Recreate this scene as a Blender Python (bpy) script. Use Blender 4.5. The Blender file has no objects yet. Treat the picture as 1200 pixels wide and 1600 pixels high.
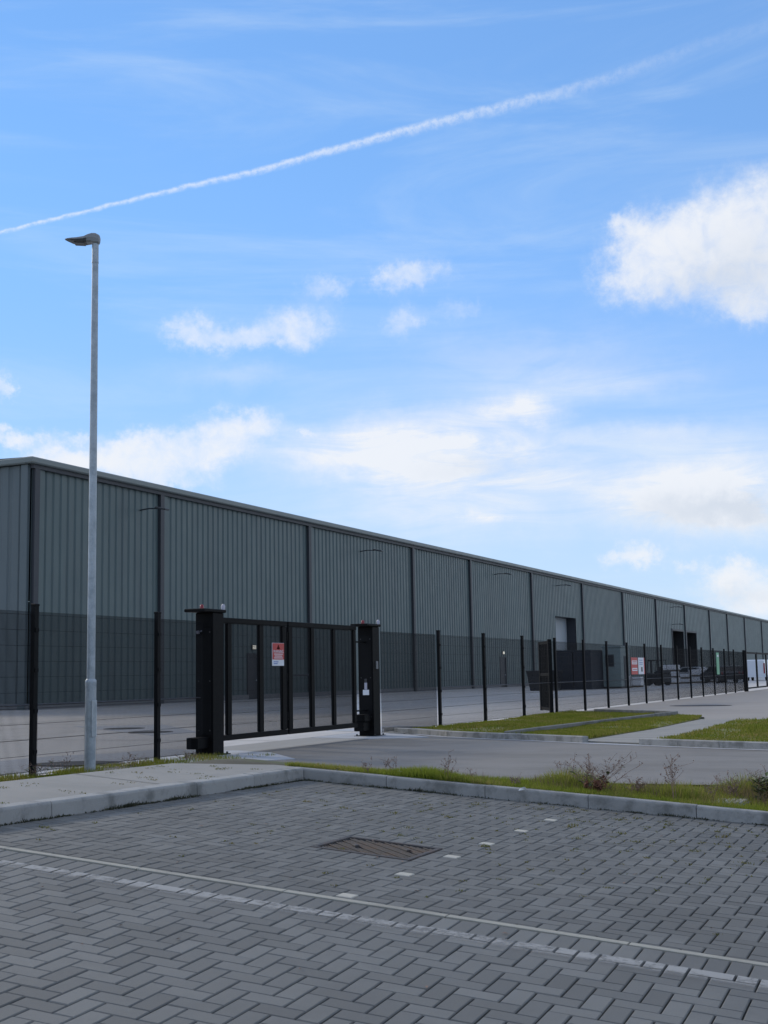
import bpy, math, random
import numpy as np
from mathutils import Vector, Matrix

random.seed(7)
rng = np.random.default_rng(11)
R = math.radians
scene = bpy.context.scene
COL = scene.collection

# ------------------------------------------------------------------ camera, sky, sun, exposure
cam_d = bpy.data.cameras.new("camera")
cam = bpy.data.objects.new("camera", cam_d)
COL.objects.link(cam)
cam_d.sensor_fit = 'VERTICAL'
cam_d.sensor_height = 36.0
cam_d.lens = 45.16
cam_d.clip_start = 0.1
cam_d.clip_end = 6000
CAM_Z = 1.15
cam.matrix_world = (Matrix.Translation((0, 0, CAM_Z)) @ Matrix.Rotation(0.42274, 4, 'Z')
                    @ Matrix.Rotation(math.pi / 2 + 0.12684, 4, 'X') @ Matrix.Rotation(-0.01861, 4, 'Z'))
scene.camera = cam

SUN_EL, SUN_AZ = 27.0, 70.0          # degrees; azimuth counted from +Y towards -X
scene.view_settings.view_transform = 'Standard'
scene.view_settings.look = 'None'
scene.view_settings.exposure = 0.0
scene.view_settings.gamma = 1.0
scene.view_settings.use_curve_mapping = False

sun_d = bpy.data.lights.new("sun", 'SUN')
sun_d.energy = 2.1
sun_d.angle = R(9)
sun_d.color = (1.0, 0.90, 0.74)
sun = bpy.data.objects.new("sun", sun_d)
COL.objects.link(sun)
sdir = Vector((-math.sin(R(SUN_AZ)) * math.cos(R(SUN_EL)), math.cos(R(SUN_AZ)) * math.cos(R(SUN_EL)), math.sin(R(SUN_EL))))
sun.rotation_euler = sdir.to_track_quat('Z', 'Y').to_euler()
sun.location = sdir * 60

SKY_STRENGTH = 0.1
world = bpy.data.worlds.new("World")
scene.world = world
world.use_nodes = True
wt = world.node_tree
wt.nodes.clear()


class NT:
    """small helper for building node trees"""
    def __init__(self, tree):
        self.t = tree

    def n(self, typ, **kw):
        nd = self.t.nodes.new(typ)
        for k, v in kw.items():
            setattr(nd, k, v)
        return nd

    def put(self, sock, val):
        if isinstance(val, bpy.types.NodeSocket):
            self.t.links.new(val, sock)
        else:
            sock.default_value = val

    def m(self, op, a, b=None, c=None, clamp=False):
        nd = self.n('ShaderNodeMath', operation=op)
        nd.use_clamp = clamp
        self.put(nd.inputs[0], a)
        if b is not None:
            self.put(nd.inputs[1], b)
        if c is not None:
            self.put(nd.inputs[2], c)
        return nd.outputs[0]

    def vm(self, op, a, b=None):
        nd = self.n('ShaderNodeVectorMath', operation=op)
        self.put(nd.inputs[0], a)
        if b is not None:
            if op == 'SCALE':
                self.put(nd.inputs['Scale'], b)
            else:
                self.put(nd.inputs[1], b)
        return nd.outputs['Value'] if op in ('DOT_PRODUCT', 'LENGTH') else nd.outputs[0]

    def noise(self, vec, scale, detail=4, rough=0.55, col=False, dist=0.0):
        nd = self.n('ShaderNodeTexNoise')
        self.put(nd.inputs['Vector'], vec)
        nd.inputs['Scale'].default_value = scale
        nd.inputs['Detail'].default_value = detail
        nd.inputs['Roughness'].default_value = rough
        nd.inputs['Distortion'].default_value = dist
        return nd.outputs['Color'] if col else nd.outputs['Fac']

    def smooth(self, v, a, b, lo=0.0, hi=1.0):
        nd = self.n('ShaderNodeMapRange', interpolation_type='SMOOTHSTEP')
        self.put(nd.inputs['Value'], v)
        nd.inputs['From Min'].default_value = a
        nd.inputs['From Max'].default_value = b
        nd.inputs['To Min'].default_value = lo
        nd.inputs['To Max'].default_value = hi
        return nd.outputs[0]

    def mix(self, f, a, b, blend='MIX'):
        nd = self.n('ShaderNodeMix', data_type='RGBA', blend_type=blend)
        self.put(nd.inputs[0], f)
        for s, v in ((nd.inputs[6], a), (nd.inputs[7], b)):
            if isinstance(v, (tuple, list)) and len(v) == 3:
                v = (*v, 1.0)
            self.put(s, v)
        return nd.outputs[2]


def build_world():
    W = NT(wt)
    sky = W.n('ShaderNodeTexSky', sky_type='NISHITA')
    sky.sun_disc = False
    sky.sun_elevation = R(SUN_EL)
    sky.sun_rotation = R(-SUN_AZ)
    sky.altitude = 0
    sky.air_density = 1.0
    sky.dust_density = 0.0
    sky.ozone_density = 2.0
    d = W.n('ShaderNodeTexCoord').outputs['Generated']
    sep = W.n('ShaderNodeSeparateXYZ')
    W.put(sep.inputs[0], d)
    x, y, z = sep.outputs
    deg = 180 / math.pi
    az = W.m('MULTIPLY', W.m('ARCTAN2', W.m('MULTIPLY', x, -1.0), y), deg)
    el = W.m('MULTIPLY', W.m('ARCSINE', z), deg)
    comb = W.n('ShaderNodeCombineXYZ')
    W.put(comb.inputs[0], az)
    W.put(comb.inputs[1], el)
    ae = comb.outputs[0]
    # ragged edges: shift the cloud coordinates by noise of two sizes
    n1 = W.vm('SUBTRACT', W.noise(ae, 0.55, 6, 0.62, col=True), (0.5, 0.5, 0.5))
    n2 = W.vm('SUBTRACT', W.noise(ae, 2.2, 5, 0.65, col=True), (0.5, 0.5, 0.5))
    aw = W.vm('ADD', ae, W.vm('ADD', W.vm('MULTIPLY', n1, (2.6, 1.9, 0)), W.vm('MULTIPLY', n2, (1.1, 0.9, 0))))
    av = W.vm('ADD', ae, W.vm('MULTIPLY', n1, (3.5, 1.6, 0)))

    def blobs(vec, lst):
        acc = 0.0
        for a, e, sa, se, amp in lst:
            q = W.vm('MULTIPLY', W.vm('SUBTRACT', vec, (a, e, 0)), (1 / sa, 1 / se, 0))
            g = W.m('POWER', 0.36788, W.vm('DOT_PRODUCT', q, q))
            acc = W.m('MULTIPLY_ADD', g, amp, acc)
        return acc
    P = [(7.69, 19.39, 2.2, 1.35, 1.5), (10.13, 17.78, 3.0, 1.6, 1.6), (7.28, 17.1, 2.7, 1.7, 1.6), (12.83, 17.19, 1.37, 0.8, 0.95), (12.74, 19.21, 0.8, 0.63, 0.7), (10.92, 18.78, 1.71, 0.86, 1.0), (7.77, 15.67, 1.14, 0.63, 0.7),
         (31.65, 15.08, 1.5, 0.6, 0.95), (28.02, 15.52, 1.6, 0.85, 1.05), (33.22, 15.33, 0.8, 0.8, 0.6), (29.8, 15.0, 1.2, 0.4, 0.5), (26.68, 17.19, 1.3, 0.5, 0.62), (22.54, 17.82, 1.5, 0.6, 0.85), (23.88, 17.43, 0.7, 0.6, 0.5), (23.03, 15.75, 0.9, 0.7, 0.62), (20.67, 16.23, 1.2, 0.55, 0.45),
         (40.4, 10.57, 1.09, 0.4, 1.0), (40.97, 12.59, 0.57, 0.57, 0.8), (38.35, 9.66, 1.71, 0.63, 1.1), (35.47, 10.41, 1.2, 0.63, 1.0), (35.88, 9.29, 2.71, 0.63, 1.0), (30.65, 11.02, 1.71, 0.74, 1.0), (32.51, 10.03, 2.29, 0.74, 0.9), (37.77, 10.7, 0.69, 0.26, 0.6), (33.92, 8.61, 1.71, 0.4, 0.6), (27.63, 10.79, 0.23, 0.26, 0.5),
         (13.23, 5.03, 1.14, 0.49, 0.9), (8.93, 4.12, 1.43, 0.57, 1.0), (8.06, 2.99, 2.14, 0.97, 1.1), (11.19, 4.62, 0.51, 0.26, 0.5)]
    V = [(22.73, 9.8, 5.14, 1.2, 0.6), (17.77, 11.64, 1.77, 0.57, 0.75), (20.71, 9.47, 2.86, 0.91, 0.6), (25.33, 10.14, 3.14, 1.03, 0.4), (15.61, 8.16, 7.43, 1.29, 0.4), (9.53, 8.15, 3.43, 1.29, 0.5), (10.67, 6.96, 3.14, 1.03, 0.6), (8.38, 6.84, 2.29, 1.03, 0.7), (21.35, 7.21, 5.71, 1.43, 0.25), (17.69, 13.88, 5.71, 1.29, 0.18), (19.63, 7.16, 1.14, 0.4, 0.35), (14.5, 12.6, 4.5, 0.7, 0.22), (12.0, 10.2, 5.0, 0.6, 0.25), (30.5, 13.4, 2.5, 0.5, 0.2), (21.0, 11.4, 3.5, 0.8, 0.28)]
    G = [(9.08, 16.6, 2.57, 1.14, 0.7), (7.12, 17.48, 2.0, 1.71, 0.4), (10.41, 6.81, 2.86, 0.74, 0.8), (7.99, 6.68, 1.71, 0.86, 0.6), (8.97, 3.29, 1.71, 0.57, 0.5), (20.15, 9.02, 2.29, 0.57, 0.4)]
    pb = W.m('SUBTRACT', 1.0, W.m('POWER', 0.36788, blobs(aw, P)))
    n3 = W.noise(ae, 0.9, 7, 0.62, dist=0.5)
    pb = W.m('MULTIPLY', pb, W.smooth(el, 10, 15, 1.22, 1.0))
    puff = W.m('MULTIPLY', W.smooth(W.m('MULTIPLY', pb, W.m('ADD', 0.45, n3)), 0.06, 0.98), 0.93)
    vr = W.n('ShaderNodeMapping')
    W.put(vr.inputs['Vector'], ae)
    vr.inputs['Rotation'].default_value = (0, 0, R(12))
    vr.inputs['Scale'].default_value = (0.16, 0.75, 1)
    vs_ = W.noise(vr.outputs[0], 1.0, 8, 0.62, dist=1.0)
    veil = W.m('MINIMUM', W.m('MULTIPLY', blobs(av, V), W.smooth(vs_, 0.22, 0.75, 0.5, 1.75)), 0.9)
    grey = W.m('MINIMUM', blobs(aw, G), 1.0)
    # streaky high cirrus over all of the sky
    rot = W.n('ShaderNodeMapping')
    W.put(rot.inputs['Vector'], ae)
    rot.inputs['Rotation'].default_value = (0, 0, R(24))
    rot.inputs['Scale'].default_value = (0.05, 0.32, 1)
    cir = W.m('MULTIPLY', W.smooth(W.noise(rot.outputs[0], 1.0, 7, 0.6, dist=0.8), 0.42, 0.85),
              W.smooth(el, 4, 16, 0.6, 0.34))
    # clouds over the part of the sky outside the picture, same kind of broken cloud
    fb = W.noise(d, 4.2, 7, 0.58, dist=0.3)
    out = W.m('SUBTRACT', 1.0, W.m('MULTIPLY', W.m('MULTIPLY', W.smooth(az, -6, 3), W.smooth(az, 44, 54, 1, 0)), W.smooth(el, 31, 40, 1, 0)))
    gen = W.m('MULTIPLY', W.m('MULTIPLY', W.smooth(fb, 0.44, 0.60), out), W.smooth(z, -0.02, 0.06))
    # contrail
    fc = W.n('ShaderNodeFloatCurve')
    tr = [(41.23, 19.07), (37.1, 20.32), (32.8, 21.5), (29.86, 22.16), (26.89, 22.93), (23.89, 23.62), (20.89, 24.2), (17.9, 24.70), (14.93, 25.15), (13.45, 25.42), (11.99, 25.72), (10.53, 26.02), (9.09, 26.3), (6.55, 26.65)]
    cv = fc.mapping.curves[0]
    cv.points[0].location = (0.0, 27.2 / 40)
    cv.points[1].location = (1.0, 16.0 / 40)
    for a, e in tr:
        cv.points.new(a / 50, e / 40)
    fc.mapping.update()
    W.put(fc.inputs['Value'], W.m('MULTIPLY', az, 1 / 50))
    te = W.m('MULTIPLY', fc.outputs[0], 40.0)
    wav = W.m('SUBTRACT', W.noise(ae, 1.1, 3, 0.5), 0.5)
    dist = W.m('ADD', W.m('SUBTRACT', el, te), W.m('MULTIPLY', wav, 0.22))
    half = W.m('MULTIPLY', W.smooth(az, 5, 42, 0.48, 0.14), W.m('ADD', 0.72, W.m('MULTIPLY', W.m('LESS_THAN', dist, 0.0), 0.55)))
    core = W.m('SUBTRACT', 1.0, W.m('ABSOLUTE', W.m('DIVIDE', dist, half)), clamp=True)
    rag = W.smooth(W.noise(ae, 3.2, 7, 0.68), 0.28, 0.72, 0.1, 0.95)
    trail = W.m('MULTIPLY', W.smooth(W.m('MULTIPLY', core, W.m('ADD', 0.42, rag)), 0.02, 1.2), W.smooth(az, 7, 26, 0.06, 0.60))
    trail = W.m('MULTIPLY', trail, W.smooth(az, 48, 60, 1, 0))
    # near the horizon the air itself pales
    low = W.smooth(el, 1, 26, 0.95, 0.45)
    S = 1 / SKY_STRENGTH
    white = W.mix(grey, (0.90 * S, 0.92 * S, 0.96 * S), (0.70 * S, 0.75 * S, 0.83 * S))
    wv = (0.72 * S, 0.85 * S, 0.97 * S)
    hsv = W.n('ShaderNodeHueSaturation')
    hsv.inputs['Saturation'].default_value = SKY_SAT
    hsv.inputs['Value'].default_value = SKY_VAL
    W.put(hsv.inputs['Color'], sky.outputs[0])
    c = hsv.outputs[0]
    c = W.mix(low, c, W.mix(W.smooth(el, 0, 17, 1, 0), (0.28 * S, 0.505 * S, 1.0 * S), (0.56 * S, 0.75 * S, 0.99 * S)))
    c = W.mix(cir, c, wv)
    c = W.mix(veil, c, white)
    c = W.mix(trail, c, (0.86 * S, 0.91 * S, 0.99 * S))
    c = W.mix(gen, c, (0.93 * S, 0.91 * S, 0.88 * S))
    c = W.mix(puff, c, white)
    bg = W.n('ShaderNodeBackground')
    bg.inputs['Strength'].default_value = SKY_STRENGTH
    W.put(bg.inputs['Color'], c)
    o = W.n('ShaderNodeOutputWorld')
    wt.links.new(bg.outputs[0], o.inputs['Surface'])


SKY_SAT, SKY_VAL = 1.25, 1.75
build_world()

# ------------------------------------------------------------------ materials


def mat(name, base, rough=0.7, var=0.15, scale=3.0, fine=0.10, fscale=60.0, bump=0.0, bscale=120.0,
        metallic=0.0, island=0.0, stain=None, stain_amt=0.0, stain_scale=1.2, spec=0.5, stretch=None):
    m = bpy.data.materials.new(name)
    m.use_nodes = True
    N = NT(m.node_tree)
    b = m.node_tree.nodes['Principled BSDF']
    geo = N.n('ShaderNodeNewGeometry')
    pos = geo.outputs['Position']
    if stretch:
        mp = N.n('ShaderNodeMapping')
        N.put(mp.inputs['Vector'], pos)
        mp.inputs['Scale'].default_value = stretch
        pos = mp.outputs[0]
    f = N.m('MULTIPLY_ADD', N.m('SUBTRACT', N.noise(pos, scale, 5, 0.6), 0.5), var * 2, 1.0)
    f = N.m('ADD', f, N.m('MULTIPLY', N.m('SUBTRACT', N.noise(geo.outputs['Position'], fscale, 3, 0.7), 0.5), fine * 2))
    if island:
        oi = N.n('ShaderNodeObjectInfo').outputs['Random']
        r = N.m('FRACT', N.m('ADD', geo.outputs['Random Per Island'], oi))
        f = N.m('ADD', f, N.m('MULTIPLY', N.m('SUBTRACT', r, 0.5), island * 2))
    c = N.vm('SCALE', tuple(base), f)
    if stain:
        s = N.smooth(N.noise(pos, stain_scale, 7, 0.68), 0.44, 0.64, 0, stain_amt)
        c = N.mix(s, c, stain)
    N.put(b.inputs['Base Color'], c)
    N.put(b.inputs['Roughness'], N.m('ADD', N.m('MULTIPLY', N.m('SUBTRACT', N.noise(geo.outputs['Position'], scale * 4, 3), 0.5), 0.2), rough, clamp=True))
    b.inputs['Metallic'].default_value = metallic
    b.inputs['Specular IOR Level'].default_value = spec
    if bump:
        bn = N.n('ShaderNodeBump')
        bn.inputs['Strength'].default_value = bump
        bn.inputs['Distance'].default_value = 0.01
        N.put(bn.inputs['Height'], N.noise(geo.outputs['Position'], bscale, 4, 0.65))
        N.put(b.inputs['Normal'], bn.outputs[0])
    return m


M = {}
M['paver'] = mat('paver_concrete', (0.150, 0.150, 0.141), 0.8, 0.16, 1.1, 0.16, 160, 0.35, 260, island=0.2, stain=(0.115, 0.114, 0.108), stain_amt=0.6, stain_scale=0.9)
M['bay_paver'] = mat('bay_paver_concrete', (0.131, 0.130, 0.121), 0.8, 0.17, 0.9, 0.16, 160, 0.35, 260, island=0.19, stain=(0.10, 0.098, 0.09), stain_amt=0.6, stain_scale=0.8)
M['white_paver'] = mat('white_block', (0.45, 0.425, 0.36), 0.8, 0.12, 6, 0.1, 120, 0.3, 200)
M['sand'] = mat('joint_sand', (0.058, 0.060, 0.062), 0.95, 0.25, 6, 0.2, 90)
M['edging'] = mat('edging_concrete', (0.34, 0.325, 0.275), 0.85, 0.15, 4, 0.12, 120, 0.25, 150, stain=(0.23, 0.22, 0.19), stain_amt=0.6, stain_scale=3)
M['kerb'] = mat('kerb_concrete', (0.31, 0.305, 0.29), 0.85, 0.2, 4, 0.12, 90, 0.35, 120, island=0.10, stain=(0.15, 0.15, 0.14), stain_amt=0.85, stain_scale=3.2)
M['oldkerb'] = mat('weathered_edging', (0.19, 0.185, 0.17), 0.85, 0.2, 3, 0.1, 60, stain=(0.09, 0.09, 0.075), stain_amt=0.7, stain_scale=2)
M['path'] = mat('path_concrete', (0.275, 0.262, 0.238), 0.85, 0.2, 1.5, 0.08, 70, 0.25, 160, stain=(0.22, 0.215, 0.195), stain_amt=0.6, stain_scale=1.1)
M['yard'] = mat('yard_concrete', (0.53, 0.50, 0.465), 0.8, 0.16, 0.25, 0.06, 8, 0.0, stain=(0.40, 0.37, 0.34), stain_amt=0.6, stain_scale=0.35, stretch=(1, 0.35, 1))
M['pad'] = mat('pad_concrete', (0.40, 0.41, 0.43), 0.8, 0.12, 1.2, 0.06, 20, stain=(0.28, 0.28, 0.28), stain_amt=0.4)
M['band'] = mat('threshold_concrete', (0.30, 0.285, 0.26), 0.8, 0.12, 1.0, 0.06, 20)
M['tarmac'] = mat('tarmac', (0.190, 0.178, 0.163), 0.85, 0.2, 0.45, 0.2, 34, 0.3, 90, stain=(0.135, 0.125, 0.112), stain_amt=0.7, stain_scale=0.4, stretch=(1, 1.6, 1))
M['car_park'] = mat('outer_tarmac', (0.285, 0.257, 0.228), 0.85, 0.1, 0.3, 0.08, 14, stain=(0.235, 0.21, 0.185), stain_amt=0.5, stain_scale=0.22)
M['soil'] = mat('soil', (0.085, 0.078, 0.055), 0.95, 0.3, 3, 0.25, 30, 0.4, 60, stain=(0.07, 0.09, 0.03), stain_amt=0.8, stain_scale=2.5)
M['turf'] = mat('turf', (0.13, 0.135, 0.030), 0.95, 0.3, 1.1, 0.35, 18, 0.5, 40, stain=(0.15, 0.115, 0.05), stain_amt=0.9, stain_scale=0.9)
M['field'] = mat('field', (0.09, 0.1, 0.05), 0.95, 0.2, 0.02, 0.1, 1)
M['black'] = mat('black_paint', (0.0035, 0.0036, 0.0042), 0.6, 0.2, 6, 0.1, 60, spec=0.12)
M['post'] = mat('black_powder_coat', (0.0045, 0.0048, 0.0056), 0.6, 0.2, 6, 0.1, 60, spec=0.15)
M['mesh'] = mat('dark_wire', (0.006, 0.0065, 0.008), 0.6, 0.1, 6, 0.1, 60, spec=0.15)
M['fold_skylit'] = mat('wire_fold_skylit', (0.05, 0.052, 0.056), 0.5, 0.1, 6, 0.1, 60, spec=0.3)  # paler than the wire: sky light caught by the fold, put into its colour
M['galv'] = mat('galvanised_steel', (0.40, 0.44, 0.47), 0.5, 0.18, 5, 0.22, 40, metallic=0.45, stain=(0.27, 0.31, 0.34), stain_amt=0.7, stain_scale=7)
M['lamp_grey'] = mat('lamp_housing', (0.24, 0.25, 0.26), 0.45, 0.1, 5, 0.05, 40, metallic=0.2)
M['lamp_dark'] = mat('lamp_underside', (0.05, 0.052, 0.055), 0.4, 0.1, 5, 0.05, 40)
M['clad'] = mat('cladding_steel', (0.079, 0.113, 0.114), 0.42, 0.08, 0.25, 0.03, 3, metallic=0.1, stain=(0.066, 0.090, 0.094), stain_amt=0.6, stain_scale=0.55, stretch=(1, 1, 0.12))
M['clad_end'] = mat('cladding_steel_end', (0.098, 0.124, 0.132), 0.42, 0.06, 0.25, 0.03, 3, metallic=0.1, stretch=(1, 1, 0.12))
M['trim'] = mat('eaves_trim', (0.16, 0.185, 0.18), 0.4, 0.08, 0.4, 0.03, 3, metallic=0.1)
M['pipe'] = mat('downpipe', (0.030, 0.034, 0.042), 0.5, 0.1, 2, 0.03, 3)
M['dark'] = mat('dark_interior', (0.012, 0.013, 0.015), 0.8, 0.1, 1, 0.05, 4)
M['door'] = mat('steel_door', (0.028, 0.031, 0.040), 0.5, 0.1, 2, 0.03, 8)
M['shutter'] = mat('pale_shutter', (0.34, 0.37, 0.39), 0.5, 0.08, 1, 0.04, 6)
M['plinth'] = mat('plinth_concrete', (0.20, 0.20, 0.205), 0.85, 0.15, 0.6, 0.05, 8)
M['red'] = mat('sign_red', (0.50, 0.05, 0.045), 0.5, 0.06, 5, 0.03, 50)
M['white'] = mat('sign_white', (0.72, 0.74, 0.78), 0.5, 0.05, 5, 0.03, 50)
M['blue'] = mat('sign_blue', (0.08, 0.17, 0.45), 0.5, 0.05, 5, 0.03, 50)
M['ink'] = mat('sign_black', (0.02, 0.02, 0.025), 0.5, 0.05, 5, 0.03, 50)
M['green'] = mat('banner_green', (0.20, 0.46, 0.28), 0.6, 0.06, 5, 0.03, 50)
M['rust'] = mat('rusty_iron', (0.072, 0.066, 0.064), 0.75, 0.3, 9, 0.2, 80, 0.4, 90, metallic=0.25, stain=(0.12, 0.075, 0.052), stain_amt=0.6, stain_scale=7)
M['iron'] = mat('cover_iron', (0.06, 0.058, 0.058), 0.7, 0.2, 5, 0.1, 60, metallic=0.3)
M['redglass'] = mat('red_beacon', (0.24, 0.012, 0.02), 0.3, 0.05, 5, 0.02, 30)
M['paleplastic'] = mat('pale_plastic', (0.42, 0.41, 0.47), 0.4, 0.05, 5, 0.02, 30)
M['navy'] = mat('navy_paint', (0.009, 0.013, 0.024), 0.5, 0.12, 1, 0.05, 10)
M['teal'] = mat('grey_green_paint', (0.21, 0.27, 0.27), 0.5, 0.1, 1, 0.05, 10)
M['wrap'] = mat('pale_wrapped_goods', (0.80, 0.80, 0.82), 0.45, 0.12, 1.5, 0.08, 10)
M['wood'] = mat('pallet_wood', (0.16, 0.125, 0.09), 0.8, 0.2, 3, 0.1, 30)
M['vanwhite'] = mat('white_vehicle_paint', (0.68, 0.71, 0.76), 0.3, 0.03, 1, 0.02, 10)
M['silver'] = mat('silver_vehicle_paint', (0.42, 0.43, 0.45), 0.3, 0.03, 1, 0.02, 10, metallic=0.3)
M['carblack'] = mat('dark_vehicle_paint', (0.015, 0.016, 0.02), 0.3, 0.03, 1, 0.02, 10)
M['glass'] = mat('dark_glass', (0.015, 0.02, 0.028), 0.08, 0.03, 1, 0.02, 10)
M['tyre'] = mat('tyre_rubber', (0.015, 0.015, 0.016), 0.85, 0.1, 3, 0.05, 30)
M['moss'] = mat('moss', (0.050, 0.052, 0.028), 0.95, 0.35, 8, 0.3, 90)
M['scrap'] = mat('white_scrap', (0.72, 0.72, 0.72), 0.7, 0.05, 5, 0.03, 50)
M['drystem'] = mat('dry_stem', (0.20, 0.135, 0.105), 0.9, 0.25, 8, 0.2, 60, island=0.2)
M['dryseed'] = mat('dry_seed_head', (0.24, 0.165, 0.13), 0.9, 0.3, 8, 0.2, 60, island=0.25)
M['redseed'] = mat('rusty_dock_seed', (0.14, 0.055, 0.03), 0.9, 0.3, 8, 0.2, 60, island=0.25)
M['leaf'] = mat('weed_leaf', (0.075, 0.105, 0.030), 0.8, 0.3, 8, 0.2, 60, island=0.25)


def lit(name, col, strength):
    m = bpy.data.materials.new(name)
    m.use_nodes = True
    b = m.node_tree.nodes['Principled BSDF']
    b.inputs['Base Color'].default_value = (*col, 1)
    b.inputs['Emission Color'].default_value = (*col, 1)
    b.inputs['Emission Strength'].default_value = strength
    return m


M['lit'] = lit('lit_bulkhead', (1.0, 0.93, 0.76), 0.6)


def grass_mat(name, a, b, c):
    m = bpy.data.materials.new(name)
    m.use_nodes = True
    N = NT(m.node_tree)
    bs = m.node_tree.nodes['Principled BSDF']
    geo = N.n('ShaderNodeNewGeometry')
    r = geo.outputs['Random Per Island']
    patch = N.smooth(N.noise(geo.outputs['Position'], 1.6, 4, 0.6), 0.38, 0.66)
    col = N.mix(r, a, b)
    col = N.mix(N.m('MULTIPLY', patch, N.smooth(r, 0.1, 0.9)), col, c)
    N.put(bs.inputs['Base Color'], col)
    bs.inputs['Roughness'].default_value = 0.7
    bs.inputs['Specular IOR Level'].default_value = 0.05
    tl = N.n('ShaderNodeBsdfTranslucent')
    N.put(tl.inputs['Color'], col)
    mx = N.n('ShaderNodeMixShader')
    mx.inputs[0].default_value = 0.45
    t = m.node_tree
    t.links.new(bs.outputs[0], mx.inputs[1])
    t.links.new(tl.outputs[0], mx.inputs[2])
    t.links.new(mx.outputs[0], t.nodes['Material Output'].inputs['Surface'])
    return m


M['joint_grass'] = grass_mat('joint_weed_blades', (0.10, 0.12, 0.028), (0.16, 0.155, 0.045), (0.19, 0.145, 0.06))
M['drygrass'] = grass_mat('dry_grass_blades', (0.15, 0.105, 0.075), (0.22, 0.155, 0.115), (0.13, 0.12, 0.05))
M['verge_mat'] = grass_mat('verge_blades', (0.17, 0.225, 0.028), (0.27, 0.30, 0.05), (0.36, 0.29, 0.11))
M['grass'] = grass_mat('grass_blades', (0.125, 0.165, 0.020), (0.215, 0.235, 0.038), (0.32, 0.255, 0.09))


def paint_mat():
    m = bpy.data.materials.new('worn_white_paint')
    m.use_nodes = True
    N = NT(m.node_tree)
    t = m.node_tree
    b = t.nodes['Principled BSDF']
    b.inputs['Base Color'].default_value = (0.34, 0.335, 0.32, 1)
    b.inputs['Roughness'].default_value = 0.8
    geo = N.n('ShaderNodeNewGeometry')
    uu = N.vm('DOT_PRODUCT', geo.outputs['Position'], (math.sin(-0.02156), math.cos(-0.02156), 0))
    w = N.m('ADD', N.noise(geo.outputs['Position'], 14, 6, 0.75), N.m('MULTIPLY', N.m('SUBTRACT', geo.outputs['Random Per Island'], 0.5), 0.10))
    w = N.m('ADD', w, N.m('MULTIPLY', N.m('SUBTRACT', N.noise(geo.outputs['Position'], 1.6, 3, 0.6), 0.5), 0.5))
    a = N.m('MULTIPLY', N.smooth(w, 0.26, 0.58, 0.22, 0.9), N.smooth(uu, 5.77, 5.88))
    tr = N.n('ShaderNodeBsdfTransparent')
    mx = N.n('ShaderNodeMixShader')
    N.put(mx.inputs[0], a)
    t.links.new(tr.outputs[0], mx.inputs[1])
    t.links.new(b.outputs[0], mx.inputs[2])
    t.links.new(mx.outputs[0], t.nodes['Material Output'].inputs['Surface'])
    return m


M['paint'] = paint_mat()

# ------------------------------------------------------------------ mesh helpers


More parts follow.
